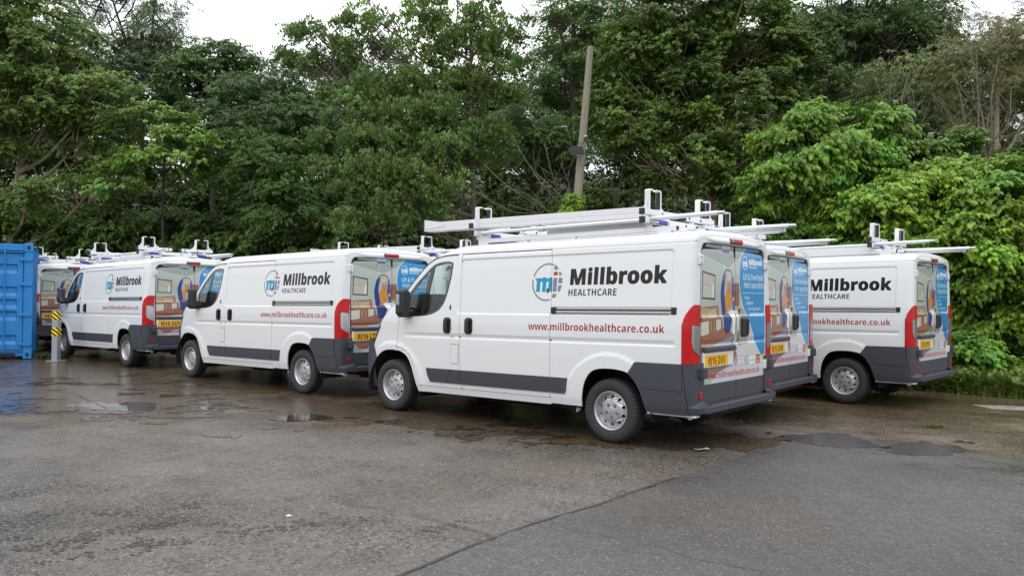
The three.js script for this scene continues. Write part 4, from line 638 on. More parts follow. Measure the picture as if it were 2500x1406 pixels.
  add('underbody', rake(merge([box(-0.93, 2.95, 0.30, 0.40, -0.55, 0.55, 0.02), box(0.42, 2.88, 0.33, 0.42, -0.93, 0.93, 0.01), box(3.0, 4.2, 0.27, 0.6, -0.55, 0.55, 0.03), box(-0.93, -0.5, 0.36, 0.42, -0.9, 0.9, 0.01), bar([0, 0.34, -0.8], [0, 0.34, 0.8], 0.06), bar([L, 0.34, -0.8], [L, 0.34, 0.8], 0.05), box(1.1, 2.2, 0.22, 0.34, -0.5, -0.1, 0.04), box(-0.75, -0.55, 0.24, 0.34, -0.3, -0.2, 0.01)])), VM.gap);
  add('jacking_point', rake(bar([0.5, 0.325, -0.90], [0.5, 0.325, -0.86], 0.05, 20)), VM.rack); add('towing_eye', rake(bar([-0.86, 0.335, -0.84], [-0.86, 0.335, -0.80], 0.03, 16)), VM.rack);
  add('bulkhead', rake(merge([box(2.14, 2.17, 0.5, 2.15, -0.90, 0.90, 0.004), box(2.17, 2.18, 1.35, 1.75, -0.5, 0.5, 0.004), box(2.17, 2.19, 1.2, 1.25, -0.85, 0.85, 0.01)])), VM.grey);
  add('cab_floor', rake(box(2.14, 3.7, 0.45, 0.55, -0.88, 0.88, 0.01)), VM.trim);
  both('seat', () => rake(merge([box(2.25, 2.75, 0.6, 0.98, -0.86, -0.30, 0.05, 3), box(2.22, 2.36, 0.9, 1.50, -0.84, -0.36, 0.05, 3), box(2.24, 2.33, 1.50, 1.72, -0.72, -0.48, 0.04, 3)])), VM.trim);
  add('dashboard', rake(merge([box(3.10, 3.62, 0.85, 1.34, -0.88, 0.88, 0.06, 3), box(3.0, 3.3, 1.1, 1.42, 0.25, 0.75, 0.05, 3)])), VM.trim);
  add('steering_wheel', rake(new THREE.TorusGeometry(0.2, 0.018, 8, 28).rotateY(Math.PI / 2).rotateZ(0.55).translate(2.92, 1.33, 0.5)), VM.black);
  // --- roof rack: two rails on feet, two crossbars, a left and a right ladder carrier with clamps
  const rack = new THREE.Group(); rack.name = 'roof_rack'; van.add(rack);
  const R = (name, list, m = VM.rack) => add(name, rake(merge(list)), m, rack), each = (name, list, m = VM.rack) => list.forEach((g) => R(name, [g], m));
  for (const s of [-1, 1]) {
    const z = s * 0.76, b = (x0, x1, y0, y1, w = 0.035) => box(x0, x1, y0, y1, z - w, z + w, 0.004);
    R('roof_rail', [b(-0.66, 2.02, 2.232, 2.284, 0.026)]);
    each('rail_foot', [b(-0.60, -0.44, 2.19, 2.234, 0.03), b(0.62, 0.67, 2.19, 2.234, 0.02), b(1.32, 1.37, 2.19, 2.234, 0.02), b(1.94, 2.10, 2.18, 2.34, 0.03)]);
    R('rail_end', [box(-0.668, -0.658, 2.236, 2.280, z - 0.022, z + 0.022, 0.002)], VM.black);
  }
  for (const x of [-0.33, 2.11]) {
    R('crossbar', [box(x - 0.03, x + 0.03, 2.325, 2.388, -0.90, 0.86, 0.005), box(x - 0.026, x + 0.026, 2.28, 2.326, -0.785, -0.735, 0.004), box(x - 0.026, x + 0.026, 2.28, 2.326, 0.735, 0.785, 0.004)]);
    each('bar_cap', [box(x - 0.031, x + 0.031, 2.322, 2.391, -0.925, -0.893, 0.004)], VM.black);
    for (const s of [-1, 1]) {
      const c = s < 0 ? -0.555 : 0.36, w = 0.36, zl = c - w, zr = c + w;                       // upper bar of one carrier
      R('carrier_bar', [box(x - 0.03, x + 0.03, 2.415, 2.475, zl, zr, 0.005), box(x - 0.02, x + 0.02, 2.386, 2.417, c - 0.2, c - 0.14, 0.004), box(x - 0.02, x + 0.02, 2.386, 2.417, c + 0.14, c + 0.2, 0.004)]);
      each('bar_cap', s < 0 ? [box(x - 0.031, x + 0.031, 2.412, 2.478, zl - 0.012, zl + 0.01, 0.003), bar([x - 0.033, 2.445, c + 0.28], [x - 0.029, 2.445, c + 0.28], 0.014), bar([x - 0.033, 2.445, c + 0.02], [x - 0.029, 2.445, c + 0.02], 0.012)] : [box(x - 0.031, x + 0.031, 2.412, 2.478, zl - 0.012, zl + 0.008, 0.003), bar([x - 0.033, 2.445, c - 0.28], [x - 0.029, 2.445, c - 0.28], 0.016), bar([x - 0.033, 2.44, c], [x - 0.029, 2.44, c], 0.016)], VM.black);
      for (const k of [-1, 1]) {                                                              // clamps: an upright with its top bent inward, a gusset outside
        const zc = s < 0 ? (k < 0 ? -0.80 : -0.575) : (k < 0 ? 0.34 : 0.60), d = -k, sh = new THREE.Shape();
        sh.moveTo(-0.012, 0); sh.lineTo(-0.012, 0.19); sh.quadraticCurveTo(-0.012, 0.214, 0.014, 0.214); sh.lineTo(0.068, 0.214); sh.lineTo(0.076, 0.206); sh.lineTo(0.022, 0.202); sh.quadraticCurveTo(0.004, 0.2, 0.004, 0.182); sh.lineTo(0.004, 0); sh.closePath();
        const g = new THREE.ExtrudeGeometry(sh, { depth: 0.056, bevelEnabled: true, bevelSize: 0.002, bevelThickness: 0.002, bevelSegments: 1 }).rotateY(-Math.PI / 2);
        const gs = new THREE.Shape(); gs.moveTo(-0.006, 0.125); gs.lineTo(-0.075, 0.022); gs.lineTo(-0.10, 0.02); gs.lineTo(-0.105, -0.02); gs.lineTo(0.01, -0.03); gs.lineTo(0.01, 0.125);
        const hole = new THREE.Path(); hole.moveTo(-0.012, 0.07); hole.lineTo(-0.034, 0.035); hole.lineTo(-0.012, 0.035); gs.holes.push(hole);
        const g2 = new THREE.ExtrudeGeometry(gs, { depth: 0.006, bevelEnabled: false }).rotateY(-Math.PI / 2);
        const place = (q, dx) => { q.translate(dx, 2.474, 0); const p = q.attributes.position; if (d < 0) { return mirrored(q).translate(0, 0, zc); } return q.translate(0, 0, zc); };
        R('ladder_clamp', [place(g, x + 0.028), place(g2.clone(), x + 0.002)]);
        R('clamp_pad', [box(x - 0.024, x + 0.024, 2.49, 2.668, zc + (d > 0 ? 0.0045 : -0.013), zc + (d > 0 ? 0.013 : -0.0045), 0.002)], VM.black);
      }
    }
  }
  R('latch_handle', [box(-0.385, -0.358, 2.318, 2.372, -0.72, -0.49, 0.012, 3)], VM.blue);
  R('latch_handle', [box(-0.385, -0.358, 2.318, 2.372, 0.33, 0.57, 0.012, 3).translate(0, -2.345, -0.45).rotateX(0.12).translate(0, 2.337, 0.45)], VM.blue);
  R('latch_handle', [box(1.99, 2.02, 2.30, 2.352, -0.70, -0.48, 0.012, 3)], VM.blue);
  each('latch_bracket', [box(-0.392, -0.362, 2.315, 2.375, -0.80, -0.735, 0.006), box(-0.392, -0.362, 2.30, 2.37, -0.475, -0.43, 0.006), box(-0.392, -0.362, 2.315, 2.375, 0.60, 0.66, 0.006), box(-0.392, -0.362, 2.315, 2.375, 0.26, 0.32, 0.006), bar([-0.40, 2.335, -0.82], [-0.40, 2.335, -0.7], 0.012)], VM.steel);
  each('bar_bolt', [[-0.365, 2.36, -0.76], [-0.365, 2.35, -0.44], [-0.365, 2.352, 0.25], [-0.365, 2.352, 0.0]].map(([x, y, z]) => bar([x, y, z], [x + 0.01, y, z], 0.014)), VM.black);
  R('pull_tube', [bar([2.03, 2.358, -0.815], [-0.30, 2.362, -0.815], 0.021, 14), bar([-0.30, 2.378, -0.74], [-1.10, 2.384, -0.74], 0.024, 14)]);
  R('pull_tube', [bar([2.03, 2.356, 0.62], [-0.30, 2.37, 0.62], 0.023, 14), bar([-0.30, 2.355, 0.62], [-1.30, 2.345, 0.62], 0.024, 14)]);
  each('tube_end', [bar([-1.10, 2.384, -0.74], [-1.17, 2.385, -0.74], 0.019, 14), bar([-1.30, 2.345, 0.62], [-1.38, 2.344, 0.62], 0.019, 14)], VM.steel);
  R('side_arm', [box(-1.24, -0.40, 2.295, 2.327, 0.655, 0.69, 0.004)]);
  R('slide_channel', [box(-0.26, 1.12, 2.290, 2.358, -0.655, -0.60, 0.004)]); R('slide_channel', [box(-0.45, 2.0, 2.30, 2.345, 0.24, 0.31, 0.004)]); R('channel_post', [box(1.19, 1.22, 2.33, 2.425, -0.69, -0.65, 0.004)]);
  each('diagonal_strut', [bar([-0.36, 2.31, 0.0], [-0.30, 2.26, -0.72], 0.016), bar([-0.36, 2.31, 0.25], [-0.30, 2.26, 0.72], 0.016), bar([2.0, 2.31, 0.0], [1.7, 2.26, -0.72], 0.016)]);
  const tray = [box(-0.26, 3.05, 2.447, 2.512, -0.80, -0.775, 0.005), box(-0.26, 3.05, 2.395, 2.444, -0.806, -0.775, 0.005), box(-0.26, 3.05, 2.395, 2.408, -0.80, -0.64, 0.003), box(-0.26, 3.05, 2.395, 2.47, -0.66, -0.64, 0.003)];
  const tip = new THREE.Shape(); tip.moveTo(2.68, 2.508); tip.lineTo(2.74, 2.508); tip.lineTo(3.06, 2.55); tip.lineTo(3.06, 2.42); tip.lineTo(2.68, 2.45);
  R('ladder_tray', [merge([...tray, new THREE.ExtrudeGeometry(tip, { depth: 0.012, bevelEnabled: false }).translate(0, 0, -0.812), new THREE.ExtrudeGeometry(tip, { depth: 0.012, bevelEnabled: false }).translate(0, 0, -0.655), box(3.045, 3.06, 2.40, 2.545, -0.812, -0.643, 0.003)]).translate(0, -2.395, 0).rotateZ(0.0135).translate(0, 2.392, 0)]);
  R('guide_post', [box(2.40, 2.42, 2.22, 2.31, -0.69, -0.66, 0.003), box(2.40, 2.42, 2.22, 2.31, -0.42, -0.40, 0.003)]);
  return van;
}

const vanSpec = [ // position of the rear axle on the ground, heading, number plate, ladder tray on the rack or not
  ['A', 1.687, -9.198, 2.443, 'RJ16 OUV', true, 'white panel van nearest the camera, plate RJ16 OUV, ladder tray overhanging its cab'],
  ['B', -2.621, -13.081, 2.444, 'RE16 LTX', null, 'white panel van left of the nearest one, the only one without a roof rack'],
  ['C', -7.367, -17.211, 2.422, 'RJ16 OUY', false, 'white panel van with the yellow and black striped bollard at its nose'],
  ['D', -12.225, -21.469, 2.429, 'RE16 LTU', false, 'farthest white panel van at left, mostly hidden behind the blue container'],
  ['E', 2.985, -11.27, 2.466, 'RJ16 OUW', true, 'white panel van parked just behind the nearest van, only its rear end showing'],
  ['G', -1.52, -16.2, 2.49, 'RJ16 OUT', true, 'white panel van hidden behind two others, only its ladder rack showing above their roofs'],
  ['F', 5.662, -12.617, 2.394, 'RE16 WYX', false, 'white panel van at far right beside the leafy hedge, plate RE16 WYX'],
];
const proto = buildVan();
for (const [, x, z, yaw, plate, tray, label] of vanSpec) {
  const v = proto.clone(); v.name = numbered('panel_van'); v.position.set(x, 0.012, z); v.rotation.y = yaw; tag(v, label, 'van', 'white liveried panel vans'); scene.add(v);
  const gone = []; v.traverse((o) => { if (o.name === 'number_plate') { o.material = std({ map: plateTexture(plate), roughness: 0.35 }); } if (o.name === (tray === null ? 'roof_rack' : 'ladder_tray') && !tray) gone.push(o); });
  gone.forEach((o) => o.parent.remove(o));
}
// ---------------------------------------------------------------- container, bollard, pole, small litter
{
  const blue = std({ color: rgb(0.010, 0.20, 0.55), roughness: 0.45, map: canvasTexture(512, 512, (c, w, h) => { const R = rng(5); c.fillStyle = '#f4f4f4'; c.fillRect(0, 0, w, h); for (let i = 0; i < 900; i++) { const g = 205 + 50 * R(); c.fillStyle = `rgba(${g},${g},${g},0.35)`; c.fillRect(R() * w, R() * h, 1 + R() * 5, 6 + R() * 40); } for (let i = 0; i < 60; i++) { c.fillStyle = 'rgba(120,84,60,0.35)'; c.fillRect(R() * w, R() * h, 1 + R() * 3, 2 + R() * 8); } }) });
  const dark = std({ color: rgb(0.004, 0.01, 0.05), roughness: 0.8 });
  // local frame: x along the door end from its right-hand post to the left, z into the container, y up
  const g = base('shipping_container', [-10.94, 0.012, -18.1], 'bright blue shipping container with ribbed doors at the left edge', 'container');
  g.rotation.y = Math.PI + 0.50; const H = 2.62, W = 2.44, D = 3.2;
  const P = (name, list, m = blue, parent = g) => mesh(name, merge(list), m, parent);
  P('corner_post', [box(0, 0.16, 0.16, H - 0.17, -0.02, 0.16, 0.01), box(0.155, 0.185, 0.16, H - 0.2, 0.0, 0.06, 0.006)]);
  P('corner_post', [box(W - 0.16, W, 0.16, H - 0.17, -0.02, 0.16, 0.01)]);
  for (const [x, y, n] of [[0, 0, -1], [W - 0.178, 0, -1], [0, H - 0.19, 1], [W - 0.178, H - 0.19, 1]]) { const c = P('corner_casting', [box(x, x + 0.178, y, y + 0.19, -0.035, 0.15, 0.012)]); P('casting_hole', [new THREE.CylinderGeometry(0.04, 0.04, 0.01, 20).rotateX(Math.PI / 2).scale(0.8, 1.15, 1).translate(x + 0.09, y + 0.095, -0.036)], dark, c); }
  P('sill_beam', [box(0.178, W - 0.178, 0.06, 0.18, 0.0, 0.12, 0.008), box(0.178, W - 0.178, 0.18, 0.20, -0.04, 0.1, 0.006)]);
  P('fork_pocket', [box(0.32, 0.62, 0.055, 0.135, -0.006, 0.05, 0.006)], dark);
  P('top_beam', [box(0.178, W - 0.178, H - 0.17, H - 0.02, -0.005, 0.12, 0.01), box(0.17, W - 0.17, H - 0.215, H - 0.19, -0.035, 0.06, 0.008)]);
  for (let k = 0; k < 2; k++) { // pressed steel doors with horizontal troughs
    const x0 = k ? W / 2 + 0.005 : 0.20, x1 = k ? W - 0.20 : W / 2 - 0.005, y0 = 0.22, y1 = H - 0.23, pos = [], idx = [];
    const troughs = [0.33, 0.87, 1.14, 1.42, 1.93].map((y) => [y, y + 0.215]);
    const dep = (x, y) => { let d = 0; const ex = Math.min(smooth(x0 + 0.10, x0 + 0.13, x), 1 - smooth(x1 - 0.13, x1 - 0.10, x)); for (const [a, b] of troughs) d = Math.max(d, Math.min(clamp((y - a) / 0.075), clamp((b - y) / 0.03))); return d * ex * 0.042; };
    const X = lines(x0, x1, 0.2, [x0 + 0.1, x0 + 0.115, x0 + 0.13, x1 - 0.13, x1 - 0.115, x1 - 0.1]), Y = lines(y0, y1, 0.2, troughs.flatMap(([a, b]) => [a, a + 0.075, b - 0.03, b]));
    const q = []; for (let i = 0; i < X.length - 1; i++) for (let j = 0; j < Y.length - 1; j++) { const k0 = pos.length / 3; for (const [a, b] of [[X[i], Y[j]], [X[i + 1], Y[j]], [X[i + 1], Y[j + 1]], [X[i], Y[j + 1]]]) { pos.push(a, b, 0.02 + dep(a, b)); q.push(a, b); } idx.push(k0, k0 + 2, k0 + 1, k0, k0 + 3, k0 + 2); }
    const d = mesh('door', geo(pos, idx, q), blue, g);
    P('gasket', [box(x0 - 0.012, x0, y0, y1, 0.015, 0.04, 0.002, 1), box(x0, x1, y0 - 0.012, y0, 0.015, 0.04, 0.002, 1)], dark, d);
    for (const y of [0.30, 0.97, 1.66, 2.22]) { const xa = k ? W - 0.20 : 0.0; const sh = new THREE.Shape(); const s = k ? -1 : 1, xb = k ? W - 0.02 : 0.02; sh.moveTo(xb, y); sh.lineTo(xb + s * 0.10, y); sh.lineTo(xb + s * 0.24, y + 0.02); sh.lineTo(xb + s * 0.24, y + 0.05); sh.lineTo(xb + s * 0.10, y + 0.075); sh.lineTo(xb, y + 0.075); P('hinge', [new THREE.ExtrudeGeometry(sh, { depth: 0.025, bevelEnabled: true, bevelSize: 0.006, bevelThickness: 0.006 }).translate(0, 0, -0.045)], blue, d); }
    for (const xr of [0.35, 0.75]) P('lock_rod', [bar([x0 + xr, 0.18, -0.02], [x0 + xr, H - 0.12, -0.02], 0.017)], blue, d);
  }
  const rib = (z0, z1, n, x, s) => { const pos = [], idx = []; let k = 0; for (let i = 0; i <= n * 4; i++) { const t = i % 4, z = z0 + (z1 - z0) * i / (n * 4), o = t === 0 || t === 3 ? 0 : 0.036; for (const y of [0.16, H - 0.1]) pos.push(x + s * o, y, z); } for (let i = 0; i < n * 4; i++) { const a = i * 2; idx.push(a, a + 1, a + 2, a + 1, a + 3, a + 2); } return geo(pos, idx); };
  mesh('side_wall', rib(0.16, D, 11, 0.01, 1), blue, g); mesh('side_wall', rib(0.16, D, 11, W - 0.01, -1), blue, g);
  P('roof_panel', [box(0.02, W - 0.02, H - 0.05, H - 0.02, 0.12, D, 0.005), box(0.01, W - 0.01, 0.1, H - 0.05, D - 0.03, D, 0.005), box(0.0, 0.08, 0.05, 0.17, 0.15, D, 0.006), box(W - 0.08, W, 0.05, 0.17, 0.15, D, 0.006)]);
}
{ // square steel bollard with two bands of hazard tape
  const steel = std({ color: rgb(0.30, 0.31, 0.34), roughness: 0.5, metalness: 0.2 });
  const tape = std({ roughness: 0.4, map: canvasTexture(256, 256, (c, w, h) => { c.fillStyle = '#f0d010'; c.fillRect(0, 0, w, h); c.fillStyle = '#12120f'; for (let k = -2; k < 4; k++) { c.beginPath(); c.moveTo(0, k * 128); c.lineTo(w, k * 128 + 128); c.lineTo(w, k * 128 + 192); c.lineTo(0, k * 128 + 64); c.fill(); } }) });
  const b = base('bollard', [-10.12, 0.0, -17.64], 'grey square bollard with yellow and black hazard bands by the container', 'bollard'); b.rotation.y = -0.08;
  const w = 0.066, H = 1.115;
  mesh('post', merge([box(-w, w, 0, H, -w, w, 0.008)]), steel, b);
  for (const [y0, y1] of [[H - 0.19, H - 0.006], [H - 0.55, H - 0.36]]) { const t = new THREE.BoxGeometry(2 * w + 0.005, y1 - y0, 2 * w + 0.005).translate(0, (y0 + y1) / 2, 0); mesh('hazard_band', t, tape, b); }
  mesh('base_plate', merge([box(-0.15, 0.15, 0, 0.014, -0.15, 0.15, 0.003), ...[[-1, -1], [1, -1], [-1, 1], [1, 1]].map(([x, z]) => bar([x * 0.115, 0.012, z * 0.115], [x * 0.115, 0.032, z * 0.115], 0.014, 6))]), std({ color: rgb(0.24, 0.24, 0.22), roughness: 0.6 }), b);
}
const bark = (a, b, seed, grain = 1) => dataTexture(256, 512, (x, y) => { const n = fbm(x / 256 * 14 * grain, y / 512 * 5, 4, 0), m = fbm(x / 256 * 50, y / 512 * 9 + seed, 3), t = clamp(n * 0.6 + m * 0.55 - 0.1); const s = (v) => Math.pow(v, 1 / 2.2); return [s(lerp(a[0], b[0], t)), s(lerp(a[1], b[1], t)), s(lerp(a[2], b[2], t))]; }, true);
{ // leaning timber pole with a floodlight and a small sensor
  const d = 18.6, top = at(1442, 112, d), foot = at(1404, 560, d), dir = top.clone().sub(foot).normalize(), low = foot.clone().addScaledVector(dir, -foot.y / dir.y);
  const p = base('timber_pole', [low.x, 0, low.z], 'weathered timber pole leaning to the right, without wires, in front of the trees', 'pole');
  const wood = std({ roughness: 0.85, map: bark([0.13, 0.125, 0.085], [0.30, 0.29, 0.215], 3), bumpMap: bark([0, 0, 0], [1, 1, 1], 3), bumpScale: 0.012 });
  const tl = top.clone().sub(low), len = tl.length(), q = new THREE.Quaternion().setFromUnitVectors(new THREE.Vector3(0, 1, 0), tl.clone().normalize());
  const shaft = new THREE.CylinderGeometry(0.074, 0.136, len, 22, 24); { const a = shaft.attributes.position; for (let i = 0; i < a.count; i++) { const y = a.getY(i), an = Math.atan2(a.getZ(i), a.getX(i)), k = 1 + 0.03 * (fbm(an * 1.5 + 5, y * 1.2, 2) - 0.5) ; a.setX(i, a.getX(i) * k); a.setZ(i, a.getZ(i) * k); if (y > len / 2 - 0.01) a.setY(i, y - 0.05 * Math.abs(Math.cos(an))); } }
  shaft.translate(0, len / 2, 0).applyQuaternion(q); mesh('shaft', shaft, wood, p);
  const on = (t) => tl.clone().multiplyScalar(t).toArray(), loc = (u, v, dd) => at(u, v, dd).sub(low).toArray();
  const black = std({ color: rgb(0.018, 0.019, 0.021), roughness: 0.5 }), lampGlass = phy({ color: rgb(0.32, 0.33, 0.28), roughness: 0.2, clearcoat: 0.6 });
  const L0 = new THREE.Vector3(...loc(1405, 371, d - 0.28)), fl = new THREE.Shape(); fl.moveTo(-0.15, -0.02); fl.lineTo(-0.12, 0.10); fl.lineTo(0.13, 0.11); fl.lineTo(0.17, -0.01); fl.lineTo(0.17, -0.05); fl.lineTo(-0.15, -0.05);
  const body = new THREE.ExtrudeGeometry(fl, { depth: 0.20, bevelEnabled: true, bevelSize: 0.012, bevelThickness: 0.012 }).translate(0, 0, -0.1).rotateY(0.3).translate(L0.x, L0.y, L0.z);
  const fd = mesh('floodlight', body, black, p); mesh('lamp_glass', box(-0.13, 0.15, -0.075, -0.05, -0.085, 0.085, 0.004).rotateY(0.3).translate(L0.x, L0.y, L0.z), lampGlass, fd); mesh('bracket', merge([bar([L0.x + 0.12, L0.y - 0.02, L0.z], loc(1422, 377, d - 0.05), 0.02), bar([L0.x - 0.28, L0.y - 0.06, L0.z - 0.03], [L0.x + 0.1, L0.y - 0.06, L0.z - 0.03], 0.006)]), black, fd);
  const s0 = loc(1430, 338, d - 0.16); const se = mesh('sensor', merge([new THREE.CylinderGeometry(0.034, 0.034, 0.09, 14).translate(s0[0], s0[1], s0[2]), bar([s0[0], s0[1] - 0.03, s0[2]], loc(1426, 345, d - 0.05), 0.014)]), black, p); mesh('sensor_cap', new THREE.SphereGeometry(0.037, 14, 8, 0, 6.3, 0, 1.6).translate(s0[0], s0[1] + 0.04, s0[2]), std({ color: rgb(0.5, 0.48, 0.42), roughness: 0.6 }), se);
  mesh('cable', new THREE.TubeGeometry(new THREE.CatmullRomCurve3([s0, loc(1421, 352, d - 0.14), loc(1412, 348, d - 0.15), loc(1408, 356, d - 0.14)].map((v) => new THREE.Vector3(...v))), 16, 0.008, 5), black, p);
  mesh('bolt_hole', merge([0.30, 0.47, 0.62, 0.78, 0.80, 0.965].map((t, i) => { const c = new THREE.Vector3(...on(t)); const r = lerp(0.136, 0.074, t) + 0.001; return new THREE.SphereGeometry(0.013, 8, 6).translate(c.x - 0.02 + 0.01 * (i % 3), c.y, c.z + r - 0.004); })), black, p);
}
{ // the few small things lying about
  const pale = std({ color: rgb(0.6, 0.58, 0.54), roughness: 0.7 });
  const s = new THREE.IcosahedronGeometry(0.017, 1); s.scale(1.2, 0.5, 0.8).translate(0, 0.007, 0); const st = mesh('pebble', s, pale); st.position.set(-1.54, 0.0, -5.55); tag(st, 'small white pebble lying alone on the wet concrete', 'pebble');
  const sc = new THREE.PlaneGeometry(0.16, 0.07, 6, 3).rotateX(-Math.PI / 2), p = sc.attributes.position; for (let i = 0; i < p.count; i++) p.setY(i, 0.012 + 0.018 * fbm(p.getX(i) * 30 + 3, p.getZ(i) * 30, 2) + 0.3 * p.getX(i) ** 2); sc.computeVertexNormals(); const w = mesh('paper_scrap', sc, std({ color: rgb(0.55, 0.55, 0.52), roughness: 0.8, side: THREE.DoubleSide })); w.position.set(1.96, 0, -8.11); w.rotation.y = 0.4; tag(w, 'crumpled whitish scrap on the ground behind the nearest van', 'litter');
}
// ---------------------------------------------------------------- trees, hedge and weeds
const leafMat = (o = {}) => phy({ color: rgb(1, 1, 1), roughness: 0.62, specularIntensity: 0.45, vertexColors: true, side: THREE.DoubleSide, transmission: 0.42, thickness: 0, ...o });
const LEAF = leafMat(), LEAFDULL = leafMat({ roughness: 0.75, transmission: 0.15 });
/** A spray: a short twig with leaves. shape: outline (along, half-width) pairs; leaves fold along the midrib and droop. */
function spray(seed, { n = 12, len = 0.42, leaf = 0.10, shape = 'oval', droop = 0.3, spread = 0.75, fold = 0.25, flat = 0.4 }) {
  const R = rng(seed), pos = [], col = [], idx = [], v = new THREE.Vector3();
  const outlines = { oval: [[0, 0.0], [0.25, 0.27], [0.55, 0.30], [0.82, 0.16], [1, 0]], lance: [[0, 0], [0.2, 0.13], [0.5, 0.19], [0.8, 0.10], [1.08, 0]], heart: [[0, 0.10], [0.12, 0.34], [0.40, 0.42], [0.72, 0.24], [1.08, 0]], lobed: [[0, 0.06], [0.10, 0.36], [0.30, 0.22], [0.42, 0.52], [0.62, 0.20], [1, 0]], narrow: [[0, 0], [0.3, 0.09], [0.7, 0.09], [1.1, 0]] };
  const O = outlines[shape];
  for (let i = 0; i < n; i++) {
    const t = n < 2 ? 0 : i / (n - 1), side = i % 2 ? 1 : -1, s = leaf * (0.7 + 0.55 * R()) * (t > 0.92 ? 1.05 : 1), tone = 0.72 + 0.56 * R(), warm = 0.9 + 0.25 * R();
    const o = new THREE.Object3D(); o.position.set((R() - 0.5) * len * 0.22, (R() - 0.5) * len * 0.20 - droop * 0.15 * t * len, t * len);
    o.rotation.order = 'YXZ'; o.rotation.set(droop * (0.5 + 0.9 * R()) + (R() - 0.5) * 0.5, side * spread * (1.1 - 0.7 * t) * (0.7 + 0.6 * R()), (R() - 0.5) * 2 * flat); o.updateMatrix();
    const k = pos.length / 3; O.forEach(([a, w], j) => { for (const q of [-1, 0, 1]) { v.set(q * w * s, Math.abs(q) * w * s * fold - a * a * s * droop * 0.35, a * s).applyMatrix4(o.matrix); pos.push(v.x, v.y, v.z); col.push(tone * warm, tone, tone * 0.92); } });
    for (let j = 0; j < O.length - 1; j++) for (const q of [0, 1]) { const a = k + j * 3 + q; idx.push(a, a + 1, a + 3, a + 1, a + 4, a + 3); }
  }
  const tk = pos.length / 3; for (const e of [-0.004, 0.004]) pos.push(e, 0, 0, e, -droop * 0.15 * len, len); for (let i = 0; i < 4; i++) col.push(1.1, 0.75, 0.5); idx.push(tk, tk + 2, tk + 1, tk + 1, tk + 2, tk + 3);
  const g = geo(pos, idx); g.setAttribute('color', new THREE.Float32BufferAttribute(col, 3)); return g;
}
const SPRAY = {
  maple: [spray(1, { n: 11, leaf: 0.125, shape: 'lobed', droop: 0.35, flat: 0.6, len: 0.45 }), spray(2, { n: 11, leaf: 0.12, shape: 'lobed', droop: 0.45, flat: 0.6, len: 0.42 })],
  ash: [spray(3, { n: 17, leaf: 0.095, shape: 'lance', droop: 0.4, flat: 0.5, len: 0.50 }), spray(4, { n: 17, leaf: 0.09, shape: 'lance', droop: 0.55, flat: 0.6, len: 0.48 })],
  cherry: [spray(5, { n: 10, leaf: 0.125, shape: 'oval', droop: 1.15, spread: 0.9, flat: 0.7, len: 0.50 }), spray(6, { n: 11, leaf: 0.12, shape: 'oval', droop: 1.3, spread: 1.0, flat: 0.8, len: 0.46 })],
  lime: [spray(7, { n: 10, leaf: 0.125, shape: 'heart', droop: 0.65, flat: 0.35, len: 0.46 }), spray(8, { n: 10, leaf: 0.13, shape: 'heart', droop: 0.5, flat: 0.4, len: 0.44 })],
  willow: [spray(9, { n: 20, leaf: 0.075, shape: 'oval', droop: 0.2, flat: 0.7, len: 0.42, spread: 1.0 }), spray(10, { n: 20, leaf: 0.07, shape: 'oval', droop: 0.1, flat: 0.8, len: 0.40, spread: 1.1 })],
  fir: [spray(12, { n: 22, leaf: 0.08, shape: 'narrow', droop: 0.5, flat: 0.6, len: 0.45, spread: 0.7 })],
};
